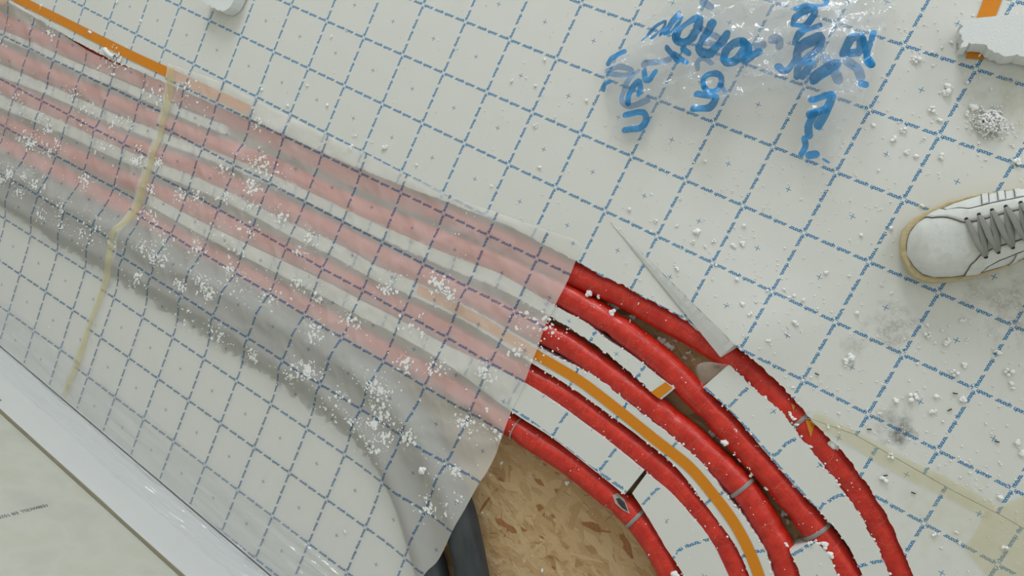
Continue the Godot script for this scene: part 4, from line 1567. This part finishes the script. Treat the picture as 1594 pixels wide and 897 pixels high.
func shoe() -> void:
	var t := thing("sneaker", "worn white leather sneaker with grey laces and yellowed rubber sole", "shoe", Vector3(1.2335, 0.0, -0.0235))
	t.rotation.y = atan2(0.665, 0.747)
	# sole
	var pos := PackedVector3Array()
	var uv := PackedVector2Array()
	var ring := []
	for k in 97:
		var f := float(k % 96) / 96.0
		var a := f * TAU
		var s := 0.5 - 0.5 * cos(a)
		var outer := sin(a) >= 0
		var w := shoe_half(s, outer)
		ring.append(Vector3(s * SHOE_L, 0, -w if outer else w))
	for lv in [[0.002, 0.55, 0.0], [0.002, 1.0, -0.0035], [0.005, 1.0, 0.0], [0.016, 1.0, 0.0012], [0.026, 1.0, 0.0002], [0.029, 1.0, -0.0025], [0.0275, 0.93, -0.003]]:
		for k in 97:
			var c := Vector3(SHOE_L * 0.45, 0, 0)
			var q: Vector3 = c + (ring[k] - c) * lv[1]
			var away: Vector3 = (ring[k] - c).normalized()
			q += away * lv[2]
			q.y = lv[0] + (0.010 * pow(maxf(0.0, 0.12 - q.x / SHOE_L) / 0.12, 2.0) if lv[0] < 0.01 else 0.0)
			pos.append(q)
			uv.append(Vector2(k / 16.0, lv[0] * 20))
	obj("sole", grid(7, 97, pos, uv, true), M.sole, t).set_meta("label", "yellowed rubber sole")
	# upper with an opening for the foot
	pos = PackedVector3Array()
	uv = PackedVector2Array()
	for i in 73:
		var s := i / 72.0
		for k in 41:
			var tt := -1.0 + k / 20.0
			var p := upper(s, tt)
			pos.append(p)
			uv.append(Vector2(s * 3, tt))
	# leave out the cells of the opening
	var full := grid(73, 41, pos, uv, false)
	var arr := full.surface_get_arrays(0)
	var idx: PackedInt32Array = arr[Mesh.ARRAY_INDEX]
	var keep := PackedInt32Array()
	var opening := func(v: int) -> bool:
		var s := (v / 41) / 72.0
		var tt := -1.0 + (v % 41) / 20.0
		return pow((s - 0.79) / 0.155, 2) + pow(tt / 0.52, 2) < 1.0
	for i in range(0, idx.size(), 3):
		if not (opening.call(idx[i]) and opening.call(idx[i + 1]) and opening.call(idx[i + 2])):
			keep.append_array([idx[i], idx[i + 1], idx[i + 2]])
	arr[Mesh.ARRAY_INDEX] = keep
	var um := ArrayMesh.new()
	um.add_surface_from_arrays(Mesh.PRIMITIVE_TRIANGLES, arr)
	obj("upper", um, M.leather, t)
	# insole seen through the opening
	var g := Geo.new()
	for k in 24:
		var a0 := TAU * k / 24.0
		var a1 := TAU * (k + 1) / 24.0
		g.tri(Vector3(0.235, 0.034, 0), Vector3(0.235 + cos(a0) * 0.055, 0.034, sin(a0) * 0.034), Vector3(0.235 + cos(a1) * 0.055, 0.034, sin(a1) * 0.034), Vector2.ZERO, Vector2.ZERO, Vector2.ZERO, Vector3.UP)
	obj("insole", g.mesh(), M.lining, t)
	# tongue between the lacing panels
	obj("tongue", shoe_patch([[0.27, -0.16], [0.45, -0.19], [0.66, -0.24]], [[0.27, 0.16], [0.45, 0.20], [0.66, 0.26]], 0.0012), M.leather, t)
	# lacing panels
	var outer_a := [[0.115, 0.93], [0.14, 0.60], [0.19, 0.44], [0.245, 0.20], [0.31, 0.16], [0.42, 0.17], [0.66, 0.22]]
	var outer_b := [[0.185, 0.93], [0.205, 0.66], [0.245, 0.56], [0.285, 0.44], [0.34, 0.42], [0.45, 0.42], [0.68, 0.46]]
	var outer_panel := obj("lacing_panel", shoe_patch(outer_a, outer_b, 0.0022), M.leather, t)
	var inner_a := [[0.20, -0.95], [0.205, -0.70], [0.225, -0.46], [0.27, -0.27], [0.33, -0.20], [0.45, -0.20], [0.66, -0.24]]
	var inner_b := [[0.262, -0.95], [0.272, -0.76], [0.295, -0.62], [0.34, -0.52], [0.42, -0.48], [0.5, -0.50], [0.68, -0.52]]
	var inner_panel := obj("lacing_panel", shoe_patch(inner_a, inner_b, 0.0022), M.leather, t)
	# side stripes
	for q in [[0.335, 0.43, 0.36], [0.395, 0.43, 0.42], [0.455, 0.43, 0.48]]:
		obj("side_stripe", shoe_patch([[q[0], q[1]], [q[2], 0.93]], [[q[0] + 0.028, q[1]], [q[2] + 0.028, 0.93]], 0.0016), M.leather, t)
	for q in [[0.40, -0.50, 0.375], [0.46, -0.52, 0.435], [0.52, -0.53, 0.495]]:
		obj("side_stripe", shoe_patch([[q[0], q[1]], [q[2], -0.93]], [[q[0] + 0.028, q[1]], [q[2] + 0.028, -0.93]], 0.0016), M.leather, t)
	# seams
	for l in [outer_a, outer_b, inner_a, inner_b]:
		obj("seam", shoe_line(l, 0.0007, 0.00075), M.seam, t)
	for l in [[[0.19, 0.50], [0.245, 0.57]], [[0.232, -0.72], [0.245, -0.60], [0.27, -0.66]], [[0.335, 0.45], [0.36, 0.92]], [[0.363, 0.45], [0.388, 0.92]], [[0.395, 0.45], [0.42, 0.92]], [[0.423, 0.45], [0.448, 0.92]], [[0.455, 0.45], [0.48, 0.92]], [[0.40, -0.52], [0.375, -0.92]], [[0.46, -0.54], [0.435, -0.92]]]:
		obj("seam", shoe_line(l, 0.0012, 0.00045), M.seam, t)
	# line where the leather meets the sole
	var rim := PackedVector3Array()
	for k in 61:
		var a := k / 60.0 * TAU
		var s := 0.5 - 0.5 * cos(a)
		rim.append(upper(clampf(s, 0.004, 0.996), 0.985 if sin(a) >= 0 else -0.985, 0.0) + Vector3(0, 0.002, 0))
	obj("welt_line", tube(smooth(rim, 0.004), 0.0007, 6), M.seam, t)
	# eyelets and laces
	var eo := [[0.262, 0.235], [0.312, 0.25], [0.362, 0.26], [0.412, 0.27], [0.465, 0.28], [0.52, 0.30]]
	var ei := [[0.290, -0.33], [0.338, -0.30], [0.392, -0.29], [0.448, -0.29], [0.50, -0.30], [0.55, -0.31]]
	for e in eo + ei:
		var em := SphereMesh.new()
		em.radius = 0.0026
		em.height = 0.003
		em.radial_segments = 12
		em.rings = 6
		var am := ArrayMesh.new()
		am.add_surface_from_arrays(Mesh.PRIMITIVE_TRIANGLES, em.get_mesh_arrays())
		obj("eyelet", am, M.eyelet, outer_panel if e[1] > 0 else inner_panel, upper(e[0], e[1], 0.0022))
	var hops := []
	for k in 6:
		hops.append([eo[k], ei[k], 0.0050])
		if k < 5:
			hops.append([ei[k], eo[k + 1], 0.0034])
	for h in hops:
		var p := PackedVector3Array()
		for i in 14:
			var f := i / 13.0
			var q := Vector2(h[0][0], h[0][1]).lerp(Vector2(h[1][0], h[1][1]), f)
			p.append(upper(q.x, q.y, 0.0018 + h[2] * pow(sin(f * PI), 0.6)))
		obj("lace", lace_mesh(p, 0.0078), M.lace, t)

func lace_mesh(p: PackedVector3Array, width: float) -> ArrayMesh:
	var path := smooth(p, 0.003)
	var pos := PackedVector3Array()
	var uv := PackedVector2Array()
	for i in path.size():
		var d := (path[mini(i + 1, path.size() - 1)] - path[maxi(i - 1, 0)]).normalized()
		var s := d.cross(Vector3.UP).normalized()
		var u := s.cross(d)
		for k in 13:
			var a := TAU * (k % 12) / 12.0
			var f := float(i) / (path.size() - 1)
			var w := width * (0.62 + 0.38 * sin(f * PI))
			pos.append(path[i] + s * cos(a) * w / 2 + u * sin(a) * 0.0009)
			uv.append(Vector2(i * 0.3, k / 12.0))
	return grid(path.size(), 13, pos, uv, false)

# ---------------------------------------------------------------- crumbs
var crumb_meshes := []

func make_crumbs() -> void:
	var r := RandomNumberGenerator.new()
	r.seed = 101
	for v in 8:
		var g := Geo.new()
		var n_ := [1, 2, 3, 5, 7, 9, 12, 6][v] as int
		for b in n_:
			var c := Vector3.ZERO if n_ == 1 else Vector3(r.randfn(0, 0.42), r.randf_range(-0.1, 0.35), r.randfn(0, 0.42))
			var rad := 1.0 if n_ == 1 else r.randf_range(0.3, 0.62)
			var seed_ := r.randf() * 90
			var ring := func(i: int, j: int) -> Vector3:
				var th := PI * i / 5.0
				var ph := TAU * (j % 8) / 8.0
				var d := Vector3(sin(th) * cos(ph), cos(th), sin(th) * sin(ph))
				return c + d * rad * (1.0 + 0.22 * fine.get_noise_3d(d.x * 1.3 + seed_, d.y * 1.3, d.z * 1.3))
			for i in 5:
				for j in 8:
					var a: Vector3 = ring.call(i, j)
					var b2: Vector3 = ring.call(i, j + 1)
					var c2: Vector3 = ring.call(i + 1, j + 1)
					var d2: Vector3 = ring.call(i + 1, j)
					g.quad(a, b2, c2, d2, (a + c2) / 2 - c)
		crumb_meshes.append(g.mesh())

func surface(q: Vector2) -> float:
	var h := DECK
	if inside(q, board_edge):
		return board_h(q)
	for s in strip_polys:
		if inside(q, s[0]):
			h = maxf(h, s[1])
	for k in 5:
		var path: PackedVector3Array = runs[k]
		var c := path[nearest(path, Vector3(q.x, 0, q.y))]
		var d := q.distance_to(flat(c))
		if d < PIPE_R:
			h = maxf(h, c.y + sqrt(PIPE_R * PIPE_R - d * d))
	return h

var single := 0
func crumb(px: float, py: float, size_px: float, variant: int, where: int, y := 0.0) -> void:
	# where: 0 boards, 1 film, 2 deck or pipes
	var q := P(px, py, y)
	var rad := size_px / 2.0 / 1000.0
	var o := MeshInstance3D.new()
	o.mesh = crumb_meshes[variant]
	o.set_surface_override_material(0, M.bead)
	o.name = numbered("foam_crumb")
	add_child(o)
	var label: String
	var group: String
	var kind_of := "tiny round" if size_px < 5 else ("small" if size_px < 8 else "large clumped")
	var marks := []
	if where == 0:
		q.y = maxf(board_h(flat(q)), 0.0)
		marks = [[1490, 400, "beside the shoe"], [1150, 120, "near the plastic bag"], [1545, 60, "near the thick foam offcut"], [1530, 200, "by the bead heap"], [1100, 430, "above the slanting white cut face"], [1400, 720, "along the pale yellow seam tape"], [1395, 600, "by the black smudge"], [1220, 540, "between the cut face and the shoe"], [560, 220, "beside the upper film edge"], [170, 50, "beside the long orange tape"], [800, 150, "between the bag and the film"], [1560, 850, "by the yellow tape patch"], [1360, 300, "between the bag and the shoe"]]
		group = "polystyrene crumbs on the boards"
	elif where == 1:
		q.y = film_h(flat(q)) + 0.0012
		marks = [[663, 730, "over the end of the dark tubes"], [700, 620, "over the inner pipe"], [180, 180, "over the red pipes"], [140, 480, "over the board by the wall"], [540, 800, "over the broad board by the wall"]]
		group = "polystyrene crumbs on the film"
	else:
		q = P(px, py, -0.03)
		for it in 3:
			q = P(px, py, surface(flat(q)))
		marks = [[950, 475, "in the gap between the outer pipes"], [1045, 540, "in the gap below the clear film flap"], [1125, 685, "in the gap between second and middle pipe"], [1215, 800, "in the gap above the broken foam stub"], [800, 740, "on the bare chipboard"], [1280, 850, "on the broken foam stub"], [1240, 655, "beside the outer pipe's strap"], [1297, 692, "on the outer pipe past the orange triangle"], [1050, 893, "on the inner pipe"], [1160, 660, "on the second pipe"]]
		group = "polystyrene crumbs in the trench"
	var near := 1e9
	for k in marks:
		var d := Vector2(px - k[0], py - k[1]).length()
		if d < near:
			near = d
			label = "%s white polystyrene crumb %s" % [kind_of, k[2]]
	group = label.replace("crumb ", "crumbs ")
	tag(o, label, "crumb", group)
	var b := Basis(Vector3.UP, rng.randf() * TAU).scaled(Vector3.ONE * rad * Vector3(1, 0.75, 1))
	o.transform = Transform3D(b, q + Vector3(0, rad * 0.28 if variant > 0 else rad * 0.6, 0))
	single += 1

func crumbs() -> void:
	make_crumbs()
	var big := [[600, 231, 13], [796, 126, 8], [818, 120, 6], [833, 134, 7], [834, 198, 8], [841, 261, 7], [448, 164, 8], [479, 134, 7], [547, 229, 10], [554, 211, 6], [407, 140, 8], [510, 164, 6], [517, 57, 7], [865, 182, 5], [649, 257, 5], [579, 221, 5], [65, 9, 8], [142, 51, 11], [182, 4, 8], [220, 32, 7], [1087, 361, 12], [1020, 343, 7], [1078, 377, 7], [1113, 377, 7], [1098, 385, 6], [1142, 384, 9], [1157, 379, 8], [980, 326, 6], [1055, 352, 6], [1055, 418, 8], [1148, 435, 6], [1110, 436, 5], [1285, 425, 7], [1158, 473, 7], [1251, 467, 5], [1238, 504, 10], [1325, 558, 13], [1318, 562, 9], [1198, 530, 7], [1476, 533, 12], [1444, 524, 10], [1444, 505, 7], [1502, 568, 8], [1486, 578, 10], [1554, 547, 10], [1569, 576, 12], [1425, 620, 14], [1453, 642, 10], [1456, 617, 8], [1334, 487, 6], [1373, 445, 6], [1170, 488, 8], [1157, 474, 7], [1499, 500, 9], [1499, 621, 9], [1305, 666, 6], [1372, 643, 5], [1575, 598, 7], [1227, 510, 5], [1465, 245, 10], [1425, 243, 7], [1411, 237, 7], [1434, 320, 7], [1575, 226, 6], [1584, 251, 10], [1322, 429, 5], [1476, 137, 16], [1473, 147, 11], [1453, 169, 10], [1517, 169, 13], [1505, 179, 9], [1463, 186, 8], [1426, 91, 11], [1360, 196, 7], [1404, 202, 9], [1392, 216, 10], [1436, 217, 6], [1505, 114, 6], [1523, 120, 6], [1542, 140, 6], [1388, 708, 9], [1290, 664, 7], [1305, 672, 6], [1558, 775, 8], [1562, 852, 9], [1455, 832, 7], [1375, 745, 12], [1395, 625, 9], [1500, 622, 8], [1583, 690, 9], [1590, 706, 8], [1180, 470, 6]]
	for c in big:
		crumb(c[0], c[1], c[2], rng.randi_range(3, 7) if c[2] >= 7 else rng.randi_range(0, 3), 0)
	for c in [[663, 730, 17, 6], [727, 605, 6, 1], [729, 674, 6, 2], [567, 649, 5, 1], [539, 828, 7, 3], [87, 55, 7, 3], [60, 203, 6, 2], [215, 236, 5, 1], [290, 166, 5, 1], [222, 162, 5, 1], [184, 183, 4, 1], [123, 464, 5, 1], [147, 526, 5, 2], [222, 505, 4, 1], [78, 508, 4, 1]]:
		crumb(c[0], c[1], c[2], c[3], 1)
	for c in [[919, 456, 15, 6], [932, 462, 10, 4], [948, 474, 12, 4], [960, 479, 18, 6], [953, 486, 12, 5], [986, 494, 11, 5], [981, 500, 7, 2], [1030, 531, 14, 5], [1038, 537, 16, 6], [1048, 541, 10, 4], [1050, 530, 7, 2], [1073, 549, 9, 4], [1066, 556, 8, 3], [1078, 560, 7, 2], [1109, 676, 13, 5], [1119, 682, 10, 4], [1130, 690, 13, 6], [1170, 738, 9, 4], [1151, 717, 7, 3], [1220, 799, 10, 5], [1227, 812, 8, 3], [1144, 706, 6, 2], [1165, 728, 6, 2], [1193, 760, 7, 3], [782, 721, 7, 3], [883, 751, 9, 5], [763, 739, 5, 2], [752, 798, 5, 1], [759, 800, 4, 1], [845, 888, 7, 3], [1050, 893, 16, 6], [1297, 692, 19, 6], [1305, 697, 9, 3], [1225, 847, 8, 3], [1285, 848, 11, 5], [1292, 862, 12, 6], [1275, 846, 8, 4], [1260, 846, 9, 4], [1236, 652, 9, 4], [1231, 644, 8, 3], [1240, 660, 7, 3], [1258, 652, 6, 2], [1010, 862, 5, 1], [1174, 647, 5, 1], [1195, 637, 4, 1], [1145, 669, 6, 2], [1224, 741, 5, 1], [1105, 720, 5, 1]]:
		crumb(c[0], c[1], c[2], c[3], 2)
	# scattered small ones, each its own
	while single < 290:
		var px := rng.randf_range(420, 1590)
		var py := rng.randf_range(5, 890)
		if rng.randf() > 0.15 + 0.85 * smoothstep(700, 1350, px):
			continue
		var q := flat(P(px, py))
		if not (inside(q, board_edge) or q.x > 1.45):
			continue
		if q.distance_to(Vector2(1.33, -0.09)) < 0.09 or px > 1395 and py > 285 and py < 455 or (px > 940 and px < 1400 and py < 250):
			continue
		if px < 900 and py > 150 + (px - 400) * 0.42:
			continue
		crumb(px, py, rng.randf_range(2.5, 6.0), rng.randi_range(0, 4), 0)
	# the fine rest, past counting
	var xf := []
	while xf.size() < 900:
		var px := rng.randf_range(0, 1590)
		var py := rng.randf_range(0, 890)
		if rng.randf() > 0.12 + 0.88 * smoothstep(650, 1350, px):
			continue
		var q := P(px, py)
		if not (inside(flat(q), board_edge) or (q.x > 1.5)):
			continue
		if px > 1395 and py > 285 and py < 455:
			continue
		var r := rng.randf_range(0.0005, 0.0014)
		xf.append(Transform3D(Basis().scaled(Vector3(r, r * 0.8, r)), Vector3(q.x, maxf(0.0, board_h(flat(q))) + r * 0.5, q.z)))
	tag(many("foam_beads", bead_mesh(), M.bead, xf), "fine loose polystyrene beads scattered over the printed boards", "beads", "", "stuff")
	xf = []
	while xf.size() < 170:
		var px := rng.randf_range(780, 1420)
		var py := rng.randf_range(420, 890)
		var q := P(px, py, -0.02)
		if inside(flat(q), board_edge) or q.x > 1.47 or q.x < 0.84:
			continue
		q = P(px, py, surface(flat(q)))
		q.y = surface(flat(q))
		if q.y < DECK + 0.002 and rng.randf() < 0.55:
			continue
		var r := rng.randf_range(0.0004, 0.0012)
		xf.append(Transform3D(Basis().scaled(Vector3(r, r * 0.8, r)), q + Vector3(0, r * 0.5, 0)))
	tag(many("foam_beads", bead_mesh(), M.bead, xf), "fine polystyrene beads sprinkled on the red pipes and chipboard", "beads", "", "stuff")
	# beads and dust that cling to the underside of the film, in drifts
	xf = []
	var drifts := []
	for k in 150:
		var x := rng.randf_range(-0.9, 0.80)
		var z := 0.0
		if rng.randf() < 0.62:
			z = rng.randf_range(0.55, 0.70) + maxf(0.0, x - 0.5) * 0.25
		else:
			z = rng.randf_range(0.24, 0.55)
		drifts.append([Vector2(x, z), rng.randf_range(0.010, 0.035), rng.randi_range(12, 60)])
	for d in [[401, 257, 0.035, 160], [390, 290, 0.02, 80], [495, 517, 0.02, 90], [330, 455, 0.02, 90], [310, 390, 0.018, 70], [590, 605, 0.02, 110], [598, 645, 0.022, 120], [640, 680, 0.018, 80], [720, 660, 0.018, 70], [630, 570, 0.018, 70], [432, 340, 0.02, 60], [480, 370, 0.02, 60], [680, 445, 0.02, 90], [700, 460, 0.015, 60], [545, 500, 0.018, 70], [600, 450, 0.015, 60], [70, 200, 0.02, 60], [45, 225, 0.02, 80], [250, 400, 0.02, 70], [230, 385, 0.02, 60]]:
		drifts.append([flat(P(d[0], d[1], 0.005)), d[2], d[3]])
	for d in drifts:
		for k in int(d[2] * 0.55):
			var q: Vector2 = d[0] + Vector2(rng.randfn(0, 1), rng.randfn(0, 1)).rotated(0.4) * Vector2(d[1], d[1] * 0.7)
			var r := rng.randf_range(0.0006, 0.0018) * (1.35 if rng.randf() < 0.1 else 1.0)
			if q.x > 0.86 - (q.y - 0.2) * 0.12 or q.y < 0.2 or q.y > 0.85:
				continue
			xf.append(Transform3D(Basis().scaled(Vector3(r, r * 0.45, r)), Vector3(q.x, film_h(q) + (0.0009 if rng.randf() < 0.6 else -0.0002 - r * 0.4), q.y)))
	var flakes := [[], []]
	for d in drifts:
		if d[2] < 30:
			continue
		for k in int(d[2] * 0.30):
			var q: Vector2 = d[0] + Vector2(rng.randfn(0, 1), rng.randfn(0, 1)).rotated(0.4) * Vector2(d[1], d[1] * 0.7) * 0.6
			if q.x > 0.85 - (q.y - 0.2) * 0.12 or q.y < 0.2 or q.y > 0.85:
				continue
			var r := rng.randf_range(0.0016, 0.0044)
			flakes[k % 2].append(Transform3D(Basis(Vector3.UP, rng.randf() * TAU).scaled(Vector3(r, 0.0004, r * rng.randf_range(0.6, 1.4))), Vector3(q.x, film_h(q) + 0.0011, q.y)))
	for k in 2:
		tag(many("clinging_flakes", crumb_meshes[4 + k * 2], M.bead, flakes[k]), ["white crumbled flakes pressed against the film in drifts over the tubes", "white crumbled dust patches pressed against the film among the beads"][k], "flakes", "", "stuff")
	tag(many("clinging_beads", bead_mesh(), M.bead, xf), "white beads and dust clinging to the film in drifts over pipes", "beads", "", "stuff")
	# the feathery heap by the thick offcut
	xf = []
	for k in 1100:
		var a := rng.randf() * TAU
		var rr := sqrt(rng.randf())
		var far := rr * (0.75 + 0.5 * fine.get_noise_1d(a * 1.1) + (0.5 if rng.randf() < 0.12 else 0.0))
		var c := P(1540 + cos(a) * far * 28, 192 + sin(a) * far * 24, 0.0)
		var h := 0.016 * maxf(0.0, 1.0 - far * far)
		var r := rng.randf_range(0.0007, 0.0019)
		xf.append(Transform3D(Basis().scaled(Vector3.ONE * r), c + Vector3(0, h * rng.randf() + r * 0.6, 0)))
	tag(many("bead_heap", bead_mesh(), M.bead, xf), "feathery heap of torn polystyrene beads below the thick offcut", "bead heap", "", "stuff")
	# dark splinters on the boards
	for d in [[1487, 612, 0.5], [1478, 638, 1.2], [1272, 582, 0.2], [1184, 423, 0.8], [1353, 668, 0.7], [1378, 740, 0.9], [1552, 687, 0.4], [1422, 767, 0.3]]:
		var c := P(d[0], d[1], 0.0018)
		var w := PackedVector3Array([c + Vector3(-0.003, 0, 0).rotated(Vector3.UP, d[2]), c + Vector3(0, 0.0004, 0.0008), c + Vector3(0.003, 0, 0.001).rotated(Vector3.UP, d[2])])
		tag(obj("wood_splinter", tube(smooth(w, 0.0015), 0.0009, 6), M.speck), "tiny dark wood splinter lying on the printed boards", "splinter", "dark splinters on the boards")
